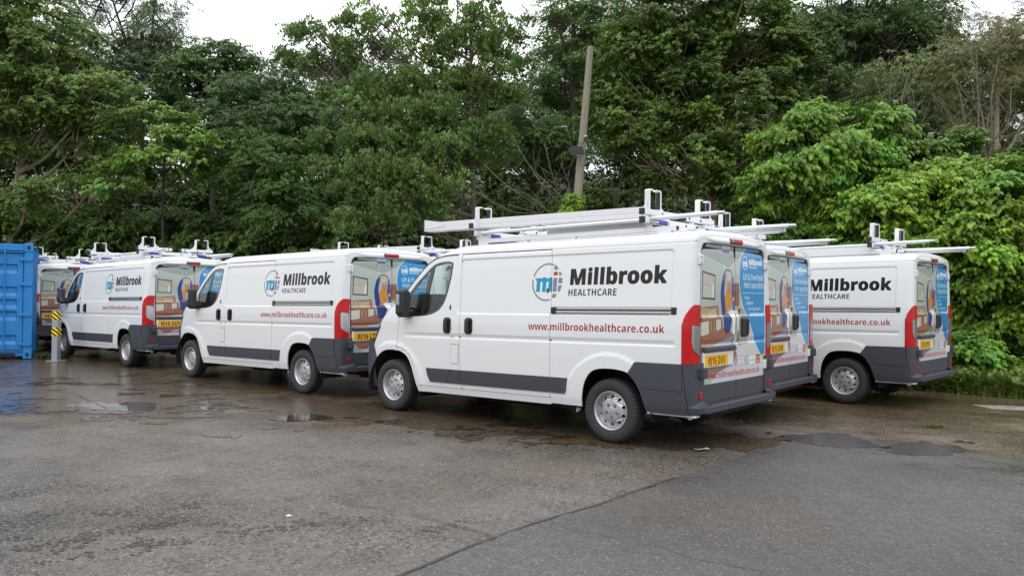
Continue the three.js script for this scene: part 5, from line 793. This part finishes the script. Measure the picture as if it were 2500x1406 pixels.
/** blobs: [u, v, ru, rv, dd, density] in photo pixels at the depth d of the tree (dd metres nearer or farther). */
function foliage(parent, origin, d, blobs, kind, seed, tint, { clump = 0.5, mat = LEAF, cover = 1, name = 'crown', vary = 0.28, scale = 1, hang = 0.25 } = {}) {
  const R = rng(seed), G = () => (R() + R() + R() - 1.5) / 0.87, list = [], centres = [];
  for (const [u, v, ru, rv, dd = 0, dens = 1] of blobs) {
    const D = d + dd, c = at(u, v, D).sub(origin), rx = ru * D / F, ry = rv * D / F, rz = Math.min(Math.max(rx, ry), Math.min(rx, ry) * 1.5) * 0.9; centres.push([c, rx, ry, rz]);
    const surf = 4 * Math.PI * Math.pow((Math.pow(rx * ry, 1.6) + Math.pow(rx * rz, 1.6) + Math.pow(ry * rz, 1.6)) / 3, 1 / 1.6), nc = Math.max(5, Math.round(surf / (clump * clump * 2.2)));
    for (let i = 0; i < nc; i++) {
      const z = R() * 2 - 1, a = R() * 6.2832, q = Math.sqrt(1 - z * z), r = 0.62 + 0.42 * Math.sqrt(R()), n = new THREE.Vector3(q * Math.cos(a), z, q * Math.sin(a)), lump = 0.82 + 0.36 * fbm(n.x * 2.2 + seed + 9, n.y * 2.2 + n.z * 1.7 + 5, 3);
      const cc = new THREE.Vector3(c.x + n.x * rx * r * lump, c.y + n.y * ry * r * lump, c.z + n.z * rz * r * lump), tone = Math.exp(vary * G()), yel = 1 + 0.13 * G(), m = Math.round(15 * cover * dens * (0.6 + 0.8 * R()) / scale ** 2), cs = clump * (0.7 + 0.6 * R());
      for (let k = 0; k < m; k++) { const w = new THREE.Vector3(G() * cs * 0.75, G() * cs * 0.42, G() * cs * 0.75); list.push([cc.clone().add(w), n, tone * Math.exp(0.14 * G()), yel]); }
    }
  }
  const kinds = SPRAY[kind], o = new THREE.Object3D(), per = kinds.map(() => []); list.forEach((e, i) => per[i % kinds.length].push(e));
  per.forEach((l, j) => {
    const im = shade(new THREE.InstancedMesh(kinds[j], mat, l.length)); im.name = name; im.userData.kind = 'stuff'; const C = new THREE.Color();
    l.forEach(([p, n, t, y], i) => { const az = Math.atan2(n.x, n.z) + G() * 0.9, s = scale * (0.75 + 0.5 * R()); o.position.copy(p); o.rotation.order = 'YXZ'; o.rotation.set(hang + G() * 0.35 - n.y * 0.25, az, G() * 0.4); o.scale.set(s, s, s); o.updateMatrix(); im.setMatrixAt(i, o.matrix); im.setColorAt(i, C.setRGB(tint[0] * t * y * 2.3, tint[1] * t * 2.7, tint[2] * t / y * 2.0)); });
    parent.add(im);
  });
  return centres;
}
const BARKS = [std({ map: bark([0.06, 0.05, 0.036], [0.24, 0.20, 0.145], 1), roughness: 0.9, bumpMap: bark([0, 0, 0], [1, 1, 1], 1), bumpScale: 0.02 }), std({ map: bark([0.16, 0.13, 0.085], [0.42, 0.35, 0.24], 2), roughness: 0.9 }), std({ color: rgb(0.04, 0.036, 0.028), roughness: 0.9 }), std({ map: bark([0.07, 0.06, 0.045], [0.20, 0.175, 0.13], 2), roughness: 0.9 }), std({ map: bark([0.06, 0.062, 0.035], [0.16, 0.16, 0.09], 2), roughness: 0.9 })];
/** a tapering, slightly crooked limb through the given points */
function limb(pts, r0, r1, seed, seg = 7, wob = 0.05) {
  const R = rng(seed), c = new THREE.CatmullRomCurve3(pts.map((p, i) => new THREE.Vector3(...p).add(i && i < pts.length - 1 ? new THREE.Vector3((R() - 0.5) * wob, (R() - 0.5) * wob, (R() - 0.5) * wob) : new THREE.Vector3()))), n = Math.max(6, pts.length * 5), fr = c.computeFrenetFrames(n), pos = [], uv = [], idx = [];
  for (let i = 0; i <= n; i++) { const t = i / n, p = c.getPointAt(t), r = lerp(r0, r1, Math.pow(t, 0.8)); for (let k = 0; k <= seg; k++) { const a = k / seg * 6.2832; pos.push(p.x + (fr.normals[i].x * Math.cos(a) + fr.binormals[i].x * Math.sin(a)) * r, p.y + (fr.normals[i].y * Math.cos(a) + fr.binormals[i].y * Math.sin(a)) * r, p.z + (fr.normals[i].z * Math.cos(a) + fr.binormals[i].z * Math.sin(a)) * r); uv.push(k / seg, t * c.getLength() * 0.7); } }
  for (let i = 0; i < n; i++) for (let k = 0; k < seg; k++) { const a = i * (seg + 1) + k, b = a + seg + 1; idx.push(a, a + 1, b, a + 1, b + 1, b); }
  return geo(pos, idx, uv);
}
function tree({ name = 'broadleaf_tree', label, category = 'tree', d, trunk, blobs, kind, tint, seed, r = 0.16, barkNo = 0, opts = {}, group, stems = null }) {
  const [tu, tv] = trunk, top = at(tu[1] ?? tu, tv, d), foot = at(tu[0] ?? tu, 760, d); foot.y = 0;
  const g = base(name, [foot.x, 0, foot.z], label, category, group), R = rng(seed + 77);
  const cs = foliage(g, foot, d, blobs, kind, seed, tint, opts), t = top.clone().sub(foot);
  mesh('trunk', merge([limb([[0, -0.1, 0], [t.x * 0.3, t.y * 0.33, 0], [t.x * 0.7, t.y * 0.7, 0.0], t.toArray()], r, r * 0.35, seed, 10, 0.12)]), BARKS[barkNo], g);
  const bs = [];
  cs.forEach(([c, rx, ry, rz], i) => {
    const f = clamp((c.y - ry * 0.9 - 0.6 * Math.abs(c.x - t.x * 0.7)) / Math.max(t.y, 0.1), 0.22, 0.9), s = [t.x * f, t.y * f, 0]; const mid = [lerp(s[0], c.x, 0.5) + (R() - 0.5) * 0.4, lerp(s[1], c.y, 0.35) - 0.12 * Math.abs(c.x - s[0]) * R(), lerp(s[2], c.z, 0.5) + (R() - 0.5) * 0.5];
    bs.push(limb([s, mid, c.toArray()], r * 0.42, r * 0.12, seed + i * 3, 6, 0.15));
    for (let k = 0; k < 7; k++) { const a = R() * 6.28, z = R() * 1.7 - 0.7, q = Math.sqrt(Math.max(0, 1 - z * z)), e = [c.x + q * Math.cos(a) * rx * 0.85, c.y + z * ry * 0.8, c.z + q * Math.sin(a) * rz * 0.85]; bs.push(limb([lerp(0, 1, 0) ? mid : [lerp(mid[0], c.x, R()), lerp(mid[1], c.y, R()), lerp(mid[2], c.z, R())], [lerp(mid[0], e[0], 0.6), lerp(mid[1], e[1], 0.55), lerp(mid[2], e[2], 0.6)], e], r * 0.16, 0.012, seed + i * 31 + k, 5, 0.2)); }
  });
  if (bs.length) mesh('branches', merge(bs), BARKS[barkNo], g).userData.kind = 'stuff';
  return g;
}
const G = 'trees of the wood behind the yard';
{ // the depth of the wood: a mass of leaves behind the trees that stand out from it
  const w = new THREE.Group(); w.name = 'woodland'; scene.add(w); tag(w, 'leafy mass of the wood behind the nearer trees', 'woodland', null, 'stuff');
  const O = new THREE.Vector3();
  const row = []; for (let u = -250; u <= 2750; u += 150) for (let k = 0; k < 3; k++) row.push([u + 60 * k, 330 + k * 105 + 25 * Math.sin(u * 0.021 + k), 125, 85, lerp(4, -6, clamp(u / 2500))]);
  for (let u = -100; u <= 2700; u += 110) for (const v of [60, 150, 235]) { const open = u > 380 && u < 760 ? 250 : u < 420 ? 120 : u < 1260 ? 215 : u < 1400 ? 190 : u < 2300 ? 40 : 130; if (v >= open) row.push([u, v + 20 * Math.sin(u * 0.03), 95, 70, lerp(5, -5, clamp(u / 2500))]); }
  foliage(w, O, 33, row, 'willow', 301, [0.045, 0.066, 0.024], { clump: 1.0, cover: 4.2, name: 'foliage', scale: 1.9 });
  const low = []; for (let u = -250; u <= 2700; u += 130) low.push([u, 600 + 15 * Math.sin(u), 110, 80, lerp(2, -9, clamp(u / 2500))]);
  foliage(w, O, 29, low, 'lime', 302, [0.045, 0.066, 0.022], { clump: 0.8, cover: 2.6, name: 'foliage', scale: 1.3 });
}
tree({ label: 'tall olive green sycamore at the far left with a pale leaning trunk', d: 27, trunk: [[2, 62], 250], r: 0.20, barkNo: 1, kind: 'maple', tint: [0.060, 0.082, 0.022], seed: 11, group: G, opts: { scale: 0.75 },
  blobs: [[40, 20, 120, 80], [110, 110, 110, 80], [30, 130, 100, 80, -1], [165, 190, 80, 55, -1], [50, 235, 100, 55, -1.5], [240, 225, 60, 50, -1], [130, 275, 90, 45, -1], [20, 330, 80, 45, -1], [215, 320, 70, 40, -0.5], [60, 470, 75, 35, -2], [250, 430, 70, 40, -1]] });
tree({ name: 'ash_tree', label: 'tall grey green loose-crowned tree against the sky at upper left', d: 34, trunk: [[330, 345], 80], r: 0.24, barkNo: 2, kind: 'ash', tint: [0.050, 0.070, 0.040], seed: 12, group: G, opts: { cover: 0.85, clump: 0.75, scale: 0.8, vary: 0.2 },
  blobs: [[160, -20, 90, 70], [270, -10, 100, 80], [375, 0, 85, 80], [400, 90, 75, 60], [290, 95, 95, 55], [440, 110, 40, 45], [350, 170, 100, 45], [420, 185, 60, 40], [230, 130, 70, 60], [300, 230, 90, 40]] });
tree({ name: 'hazel_tree', label: 'yellow green hazel with layered branches left of the willow', d: 25.5, trunk: [[395, 400], 360], r: 0.09, barkNo: 2, kind: 'lime', tint: [0.078, 0.115, 0.026], seed: 13, group: G, opts: { scale: 0.7, hang: 0.1 },
  blobs: [[330, 285, 65, 28], [400, 320, 85, 34], [450, 350, 55, 28, -0.5], [345, 375, 55, 20, -0.5], [440, 395, 60, 30, -0.5], [280, 445, 40, 26, -1]] });
tree({ label: 'rounded dark green tree top standing under the sky left of centre', d: 32, trunk: [[520, 520], 200], r: 0.18, barkNo: 2, kind: 'maple', tint: [0.045, 0.068, 0.024], seed: 14, group: G, opts: { scale: 0.8 },
  blobs: [[510, 145, 60, 45], [455, 185, 65, 50], [545, 190, 50, 45], [590, 160, 32, 42], [490, 240, 80, 45], [620, 195, 45, 40]] });
tree({ name: 'willow_tree', label: 'grey green willow dome between the hazel and the cherry', d: 28, trunk: [[600, 600], 300], r: 0.20, barkNo: 2, kind: 'willow', tint: [0.046, 0.072, 0.032], seed: 15, group: G, opts: { cover: 1.1, vary: 0.22, scale: 0.8 },
  blobs: [[600, 240, 105, 55], [520, 275, 80, 55], [665, 215, 70, 50], [735, 240, 80, 60], [580, 320, 120, 55, -1], [690, 310, 110, 60, -1], [780, 320, 60, 60, -0.5], [720, 180, 50, 30]] });
tree({ name: 'sallow_bush', label: 'mid green bushy sallow low behind the vans, below the willow', category: 'bush', d: 25.5, trunk: [[640, 640], 430], r: 0.09, barkNo: 2, kind: 'willow', tint: [0.052, 0.088, 0.030], seed: 16, group: G, opts: { cover: 1.25, scale: 0.75 },
  blobs: [[610, 360, 80, 38], [575, 405, 60, 45], [650, 430, 80, 50, -0.6], [700, 390, 70, 50], [620, 480, 50, 40], [690, 500, 65, 50, -1], [740, 450, 60, 60], [640, 540, 40, 30]] });
tree({ name: 'cherry_tree', label: 'central cherry with drooping leaves and long side branches against the sky', d: 22, trunk: [[1162, 1150], 40], r: 0.115, barkNo: 0, kind: 'cherry', tint: [0.060, 0.086, 0.030], seed: 17, group: G, opts: { clump: 0.42, cover: 0.72, vary: 0.34, hang: 0.5, scale: 0.7 },
  blobs: [[755, 68, 48, 14, 0, 0.8], [790, 100, 55, 18, 0, 0.9], [735, 130, 40, 14], [800, 150, 70, 24], [880, 55, 55, 18, 0, 0.6], [925, 20, 45, 24, 0, 0.6], [870, 105, 60, 20, 0, 0.7], [945, 95, 50, 24, 0, 0.6], [1010, 30, 50, 36, 0, 0.7], [1090, 30, 55, 50, 0, 0.7], [1180, 20, 45, 40, 0, 0.55], [1040, 105, 65, 30, 0, 0.65], [1140, 110, 60, 34, 0, 0.65], [1215, 60, 60, 50, 0, 0.8], [1235, 130, 45, 40, 0, 0.7], [850, 200, 75, 25, -0.4], [950, 185, 85, 35, -0.3], [1080, 185, 75, 38], [1180, 200, 70, 45], [880, 255, 95, 28, -0.8], [1000, 260, 95, 35, -0.8], [1110, 270, 80, 45, -0.4], [850, 320, 80, 22, -1], [950, 335, 100, 32, -1.2], [1070, 340, 85, 40, -1], [840, 385, 60, 20, -1.2], [920, 400, 90, 30, -1.4], [1030, 415, 85, 35, -1.4], [870, 450, 60, 25, -1.4], [960, 470, 85, 30, -1.4], [880, 520, 50, 18, -1.4], [1010, 510, 60, 28, -1.3], [1180, 330, 60, 50, -0.4]] });
tree({ label: 'dark green tree behind the leaning timber pole, sky showing at its top left', d: 25, trunk: [[1400, 1400], 60], r: 0.18, barkNo: 2, kind: 'ash', tint: [0.045, 0.075, 0.026], seed: 18, group: G, opts: { cover: 0.95, scale: 0.75 },
  blobs: [[1350, 20, 36, 40, 0, 0.6], [1400, 40, 50, 60], [1480, 40, 60, 60], [1520, 110, 60, 60], [1440, 120, 60, 55], [1350, 120, 40, 40, 0, 0.75], [1315, 185, 34, 24, 0, 0.5], [1370, 200, 60, 50], [1300, 270, 70, 50], [1400, 280, 70, 50], [1250, 310, 60, 40], [1330, 340, 80, 45], [1420, 350, 60, 40], [1250, 390, 60, 40], [1560, 30, 50, 50]] });
tree({ name: 'field_maple', label: 'large olive green field maple right of the pole with a pale brown trunk', d: 20.5, trunk: [[1772, 1700], 60], r: 0.17, barkNo: 1, kind: 'maple', tint: [0.058, 0.080, 0.021], seed: 19, group: G, opts: { cover: 1.05, scale: 0.6, clump: 0.42, vary: 0.36 },
  blobs: [[1600, 40, 80, 65], [1700, 10, 90, 65], [1800, 40, 90, 70], [1560, 120, 75, 55], [1660, 120, 95, 60], [1770, 130, 95, 60], [1870, 110, 80, 60], [1930, 160, 55, 45], [1510, 195, 65, 45], [1600, 215, 85, 50], [1710, 220, 90, 55, -0.6], [1820, 220, 85, 50, -0.6], [1500, 270, 55, 40], [1580, 300, 70, 40, -0.5], [1680, 310, 80, 45, -0.8], [1780, 300, 75, 40, -0.8], [1900, 260, 60, 45], [1560, 365, 55, 28, -1], [1660, 370, 60, 28, -1], [1790, 385, 48, 24, -1], [1640, 440, 40, 20, -1], [1770, 430, 30, 22, -0.6]] });
tree({ name: 'ash_tree', label: 'tall dark ash behind the maple, its thick dark limbs showing at upper right', d: 27, trunk: [[2005, 2020], 20], r: 0.34, barkNo: 2, kind: 'ash', tint: [0.044, 0.068, 0.024], seed: 20, group: G, opts: { cover: 0.95, scale: 0.75, clump: 0.6 },
  blobs: [[1990, 20, 80, 60], [2080, 0, 90, 50], [2170, -10, 90, 55], [2060, 90, 80, 50], [2160, 70, 80, 40], [2260, 20, 70, 45], [2310, 20, 45, 35, 0, 0.7], [2230, 90, 60, 30, 0, 0.8], [2000, 170, 60, 50], [2120, 150, 60, 40, 0, 0.8], [1980, 260, 70, 50], [2080, 230, 70, 50]] });
tree({ label: 'thin-leaved olive tree between the dark ash and the brownish tree at right', d: 22, trunk: [[2200, 2215], 120], r: 0.10, barkNo: 2, kind: 'ash', tint: [0.058, 0.074, 0.030], seed: 21, group: G, opts: { cover: 0.9, scale: 0.65 },
  blobs: [[2190, 165, 70, 45, 0, 0.85], [2250, 200, 65, 45], [2160, 220, 60, 40], [2290, 150, 45, 40, 0, 0.8], [2220, 265, 75, 40], [2300, 260, 50, 50], [2130, 260, 50, 40], [2270, 320, 50, 40]] });
tree({ name: 'spruce_tree', label: 'brownish dull-leaved tree behind the bare stems at the right edge', d: 19.5, trunk: [[2425, 2440], 40], r: 0.12, barkNo: 1, kind: 'fir', tint: [0.066, 0.060, 0.034], seed: 22, group: G, opts: { cover: 1.3, scale: 0.7, vary: 0.3, mat: LEAFDULL },
  blobs: [[2420, 75, 70, 40, 0, 0.9], [2480, 50, 55, 45], [2350, 120, 55, 45], [2420, 150, 75, 50], [2490, 150, 55, 55], [2370, 200, 60, 50], [2450, 240, 65, 55, 0.4], [2500, 290, 50, 60, 0.4], [2390, 290, 60, 50, 0.5], [2470, 350, 60, 50, 0.6], [2400, 370, 50, 40, 0.6]] });
tree({ name: 'lime_tree', label: 'bright fresh green lime tree above the rear of the vans at right', d: 17.5, trunk: [[1990, 2030], 300], r: 0.08, barkNo: 2, kind: 'lime', tint: [0.084, 0.132, 0.026], seed: 23, group: G, opts: { clump: 0.36, cover: 1.0, scale: 0.58, vary: 0.30, hang: 0.4 },
  blobs: [[1950, 285, 50, 30], [2010, 300, 55, 32], [2090, 290, 65, 30], [2150, 285, 40, 24], [1930, 340, 55, 32], [2020, 350, 70, 34, -0.4], [2110, 350, 55, 34, -0.3], [1990, 400, 70, 32, -0.5], [2070, 410, 55, 32, -0.5], [1890, 425, 50, 30, -0.5], [1950, 450, 50, 26, -0.3], [2010, 470, 50, 28], [1870, 470, 30, 26], [2170, 330, 30, 24, 0, 0.8], [1900, 385, 30, 20]] });
// hedge along the right side of the yard, several bushes grown together
const hedge = (label, d, blobs, tint, seed, opts = {}) => tree({ name: 'hedge_bush', label, category: 'bush', d, trunk: [[blobs[0][0], blobs[0][0]], blobs[0][1] + 60], r: 0.045, barkNo: 2, kind: 'lime', tint, seed, blobs, opts: { clump: 0.34, cover: 1.6, scale: 0.52, vary: 0.26, ...opts } });
hedge('bright green large-leaved bush at right, its leaves hanging above the farthest right van', 16.2, [[2260, 470, 75, 50], [2180, 510, 70, 55], [2330, 450, 70, 50], [2260, 560, 85, 55, -0.3], [2180, 590, 60, 50], [2330, 540, 70, 55, -0.2], [2100, 520, 60, 45, 0.5], [2090, 590, 60, 50, 0.4]], [0.098, 0.146, 0.026], 41);
hedge('mid green leafy bush at the right edge above the weeds', 15.4, [[2430, 500, 80, 60], [2490, 440, 60, 60], [2400, 590, 80, 60, -0.2], [2490, 580, 60, 70, -0.2], [2360, 660, 55, 50, 0], [2450, 690, 80, 60, 0], [2500, 760, 60, 70, 0], [2390, 760, 50, 50, 0.3], [2500, 840, 50, 40, 0.6], [2440, 820, 45, 40, 0.6], [2350, 730, 45, 50, 0.5], [2590, 540, 80, 80, -0.4], [2640, 680, 90, 90, -0.8], [2580, 790, 60, 60, -0.3]], [0.094, 0.140, 0.025], 42);
hedge('dark ivy-like bush low behind the two vans parked together', 18, [[1930, 540, 80, 50], [2010, 560, 70, 60], [1860, 590, 60, 45], [1950, 640, 90, 50], [2060, 650, 60, 60]], [0.066, 0.104, 0.022], 43);
hedge('low fresh green bush beside the corner of the farthest right van', 14.4, [[2385, 860, 34, 34], [2360, 900, 26, 22], [2410, 890, 26, 26]], [0.075, 0.130, 0.026], 44, { clump: 0.22, scale: 0.45 });
hedge('dusky green bush top under the bare stems at right', 17.6, [[2240, 400, 70, 40], [2310, 370, 60, 40], [2400, 420, 70, 45], [2170, 440, 60, 40], [2470, 390, 60, 45]], [0.066, 0.104, 0.026], 45);
// undergrowth in the shade behind the row of vans
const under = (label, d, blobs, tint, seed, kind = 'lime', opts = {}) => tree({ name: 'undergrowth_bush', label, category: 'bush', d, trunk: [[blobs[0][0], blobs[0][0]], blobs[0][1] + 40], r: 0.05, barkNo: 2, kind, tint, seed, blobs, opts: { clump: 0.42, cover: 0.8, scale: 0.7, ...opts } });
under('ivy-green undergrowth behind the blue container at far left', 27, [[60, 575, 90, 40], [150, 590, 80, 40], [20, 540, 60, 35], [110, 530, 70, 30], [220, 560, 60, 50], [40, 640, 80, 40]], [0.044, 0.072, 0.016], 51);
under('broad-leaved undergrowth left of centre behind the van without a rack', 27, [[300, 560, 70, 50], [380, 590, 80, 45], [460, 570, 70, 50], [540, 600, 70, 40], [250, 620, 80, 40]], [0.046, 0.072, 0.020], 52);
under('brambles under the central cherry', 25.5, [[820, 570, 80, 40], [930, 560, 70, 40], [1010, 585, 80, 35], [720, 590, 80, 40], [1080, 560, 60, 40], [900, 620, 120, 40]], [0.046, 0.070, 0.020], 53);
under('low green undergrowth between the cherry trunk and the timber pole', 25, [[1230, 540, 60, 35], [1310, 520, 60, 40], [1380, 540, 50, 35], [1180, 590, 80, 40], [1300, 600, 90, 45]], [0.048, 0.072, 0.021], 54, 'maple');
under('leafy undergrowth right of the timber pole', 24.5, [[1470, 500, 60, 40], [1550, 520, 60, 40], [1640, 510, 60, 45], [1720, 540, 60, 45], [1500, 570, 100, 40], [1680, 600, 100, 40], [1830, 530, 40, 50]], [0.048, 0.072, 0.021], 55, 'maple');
// bare and half-bare stems
function bareTree(label, d, foot, tips, r, seed, barkNo = 1, name = 'bare_tree') {
  const R = rng(seed), f = at(foot[0], foot[1], d), g = base(name, [f.x, 0, f.z], label, 'tree'), off = (u, v, dd = 0) => at(u, v, d + dd).sub(new THREE.Vector3(f.x, 0, f.z)).toArray(), s0 = off(foot[0], foot[1]), tr = [], tw = [];
  tips.forEach(([u, v, dd = 0], i) => {
    const e = off(u, v, dd), m1 = s0.map((a, k) => lerp(a, e[k], 0.33) + (R() - 0.5) * 0.25), m2 = s0.map((a, k) => lerp(a, e[k], 0.68) + (R() - 0.5) * 0.28); (i < 2 ? tr : tw).push(limb([[0, 0, 0].map((_, k) => k === 1 && i === 0 ? -0.1 : s0[k]), m1, m2, e], r * (i < 2 ? 1 : 0.62), 0.012, seed + i, 7, 0.12));
    for (let k = 0; k < 6; k++) { const t = 0.25 + 0.7 * R(), b = t < 0.68 ? m1.map((a, q) => lerp(a, m2[q], (t - 0.33) / 0.35)) : m2.map((a, q) => lerp(a, e[q], (t - 0.68) / 0.32)), l = 0.4 + 0.7 * R(), x = b[0] + (R() - 0.5) * l * 1.5, y = b[1] + l * (0.3 + 0.7 * R()), z = b[2] + (R() - 0.5) * l; tw.push(limb([b, [lerp(b[0], x, 0.5) + 0.06 * (R() - 0.5), lerp(b[1], y, 0.42), lerp(b[2], z, 0.5)], [x, y, z]], r * 0.22, 0.006, seed + i * 9 + k, 5, 0.1)); }
  });
  mesh('trunk', merge(tr), BARKS[barkNo], g); mesh('branches', merge(tw), BARKS[barkNo], g).userData.kind = 'stuff';
}
bareTree('leafless many-stemmed pale tree at the right edge', 17.4, [2400, 430], [[2385, 130], [2440, 140], [2330, 180], [2360, 90], [2470, 220], [2300, 250], [2420, 260], [2350, 300], [2490, 330]], 0.038, 61, 3);
bareTree('leafless slender grey stems above the bright lime tree', 18.6, [2195, 430], [[2175, 190], [2225, 170], [2150, 230], [2215, 260], [2260, 300]], 0.028, 62, 3);
bareTree('half-bare elder with arching greenish branches beside the timber pole', 20.6, [1410, 560], [[1180, 400], [1250, 330], [1220, 450], [1330, 350], [1300, 420], [1160, 470], [1370, 400], [1240, 500]], 0.022, 63, 4, 'elder_shrub');
bareTree('dark crooked saplings in the shade right of the pole', 22, [1510, 545], [[1440, 380], [1480, 330], [1530, 380], [1590, 400], [1620, 470], [1650, 380]], 0.035, 64, 4, 'bare_sapling');
bareTree('thin saplings in the shade behind the left vans', 27.5, [190, 600], [[170, 440], [215, 470], [140, 500], [240, 540]], 0.04, 65, 1, 'bare_sapling');
bareTree('second dark trunk leaning left of the cherry trunk', 22.6, [1135, 590], [[1108, 350], [1085, 300], [1150, 420]], 0.07, 66, 0, 'bare_sapling');
// ivy at the foot of the pole
{ const o = at(1395, 560, 18.3), g = base('ivy', [o.x, 0, o.z], 'bright yellow green ivy climbing the foot of the timber pole', 'ivy'); foliage(g, new THREE.Vector3(o.x, 0, o.z), 18.45, [[1396, 508, 7, 14], [1390, 530, 11, 14], [1384, 552, 15, 14], [1402, 488, 4, 9]], 'lime', 71, [0.085, 0.125, 0.018], { clump: 0.10, scale: 0.36, cover: 0.8, name: 'foliage' }); mesh('stem', limb([[0.0, 0, 0], at(1400, 520, 18.45).sub(new THREE.Vector3(o.x, 0, o.z)).toArray(), at(1406, 480, 18.5).sub(new THREE.Vector3(o.x, 0, o.z)).toArray()], 0.02, 0.008, 5), BARKS[2], g); }
// weeds and grass along the edge of the concrete, ground cover under the trees
{
  const blade = (() => { const R = rng(81), pos = [], col = [], idx = []; for (let i = 0; i < 12; i++) { const a = R() * 6.28, l = 0.09 + 0.13 * R(), b = 0.2 + 0.9 * R(), x = (R() - 0.5) * 0.10, z = (R() - 0.5) * 0.10, w = 0.0045, t = 0.75 + 0.5 * R(); const k = pos.length / 3; for (const [h, q] of [[0, 1], [0.55, 0.8], [1, 0]]) for (const e of [-1, 1]) { const o = b * h * h * l * 0.7; pos.push(x + Math.cos(a) * o - Math.sin(a) * w * q * e, h * l * (1 - 0.25 * b * h), z + Math.sin(a) * o + Math.cos(a) * w * q * e); col.push(t * (1 + 0.2 * h), t, t * 0.8); } idx.push(k, k + 1, k + 2, k + 1, k + 3, k + 2, k + 2, k + 3, k + 4); } const g = geo(pos, idx); g.setAttribute('color', new THREE.Float32BufferAttribute(col, 3)); return g; })();
  const herb = spray(83, { n: 9, len: 0.14, leaf: 0.06, shape: 'oval', droop: 0.3, flat: 0.5, spread: 1.2 }).rotateX(-1.15), R = rng(85), o = new THREE.Object3D(), C = new THREE.Color();
  const field = (name, geoK, count, tint, test, label, cat, sc) => { const l = []; let tries = 0; while (l.length < count && tries++ < count * 30) { const x = lerp(-20, 15, R()), z = lerp(-30, -8, R()), w = test(x, z); if (R() < w) l.push([x, z, w]); } const im = shade(new THREE.InstancedMesh(geoK, LEAF, l.length)); im.name = numbered(name); l.forEach(([x, z, w], i) => { const s = sc * (0.6 + 0.7 * R()), n = 0.65 + 0.7 * fbm(x * 1.3, z * 1.3, 3), t = 0.8 + 0.4 * R(); o.position.set(x, 0, z); o.rotation.set(0, R() * 6.28, 0); o.scale.set(s, s * (0.7 + 0.6 * R()), s); o.updateMatrix(); im.setMatrixAt(i, o.matrix); im.setColorAt(i, C.setRGB(tint[0] * n * t, tint[1] * n * t, tint[2] * n * t)); }); scene.add(im); tag(im, label, cat, null, 'stuff'); };
  const off = (x, z) => -toEdge(yardLine, x, z);
  field('grass', blade, 16000, [0.13, 0.23, 0.04], (x, z) => { const e = off(x, z); return x > 4 && e > -0.05 && e < 2.6 ? (1 - smooth(0.8, 2.6, e)) * (0.25 + 0.75 * smooth(6.5, 8.4, x)) : 0; }, 'bright green grass fringing the concrete at the right edge', 'grass', 1.0);
  field('weeds', herb, 34000, [0.15, 0.235, 0.045], (x, z) => { const e = off(x, z); return e > 0.0 && e < 4.5 && x > 5 ? 1 - 0.6 * smooth(2, 4.5, e) : x > -3 && e > 0 && e < 3 ? 0.10 : 0; }, 'low broad-leaved weeds covering the ground under the hedge', 'weeds', 1.6);
  const tuft = (x, z, n, label, seed, tint, geoK = blade, s = 0.8, r = 0.1) => { const q = rng(seed), im = shade(new THREE.InstancedMesh(geoK, LEAF, n)); im.name = 'leaves'; im.userData.kind = 'stuff'; for (let i = 0; i < n; i++) { o.position.set((q() - 0.5) * 2 * r, 0, (q() - 0.5) * r); o.rotation.set(0, q() * 6.28, 0); const k = s * (0.5 + 0.6 * q()); o.scale.set(k, k * 0.6, k); o.updateMatrix(); im.setMatrixAt(i, o.matrix); im.setColorAt(i, C.setRGB(...tint)); } const g = base('grass_tuft', [x, 0, z], label, 'weed'); g.add(im); mesh('root', new THREE.SphereGeometry(0.02, 6, 4).scale(1.4, 0.4, 1.4), BARKS[2], g); };
  tuft(5.18, -9.78, 26, 'small grass tuft growing in the concrete in front of the farthest right van', 91, [0.10, 0.17, 0.03], blade, 0.6, 0.13);
  tuft(-10.55, -18.3, 40, 'small leafy weed at the foot of the blue container', 92, [0.06, 0.10, 0.022], herb, 1.1, 0.3);
  tuft(2.95, -9.95, 8, 'tiny weed in the joint behind the nearest van', 93, [0.06, 0.10, 0.02], herb, 0.4, 0.08);
}

renderer.render(scene, camera);
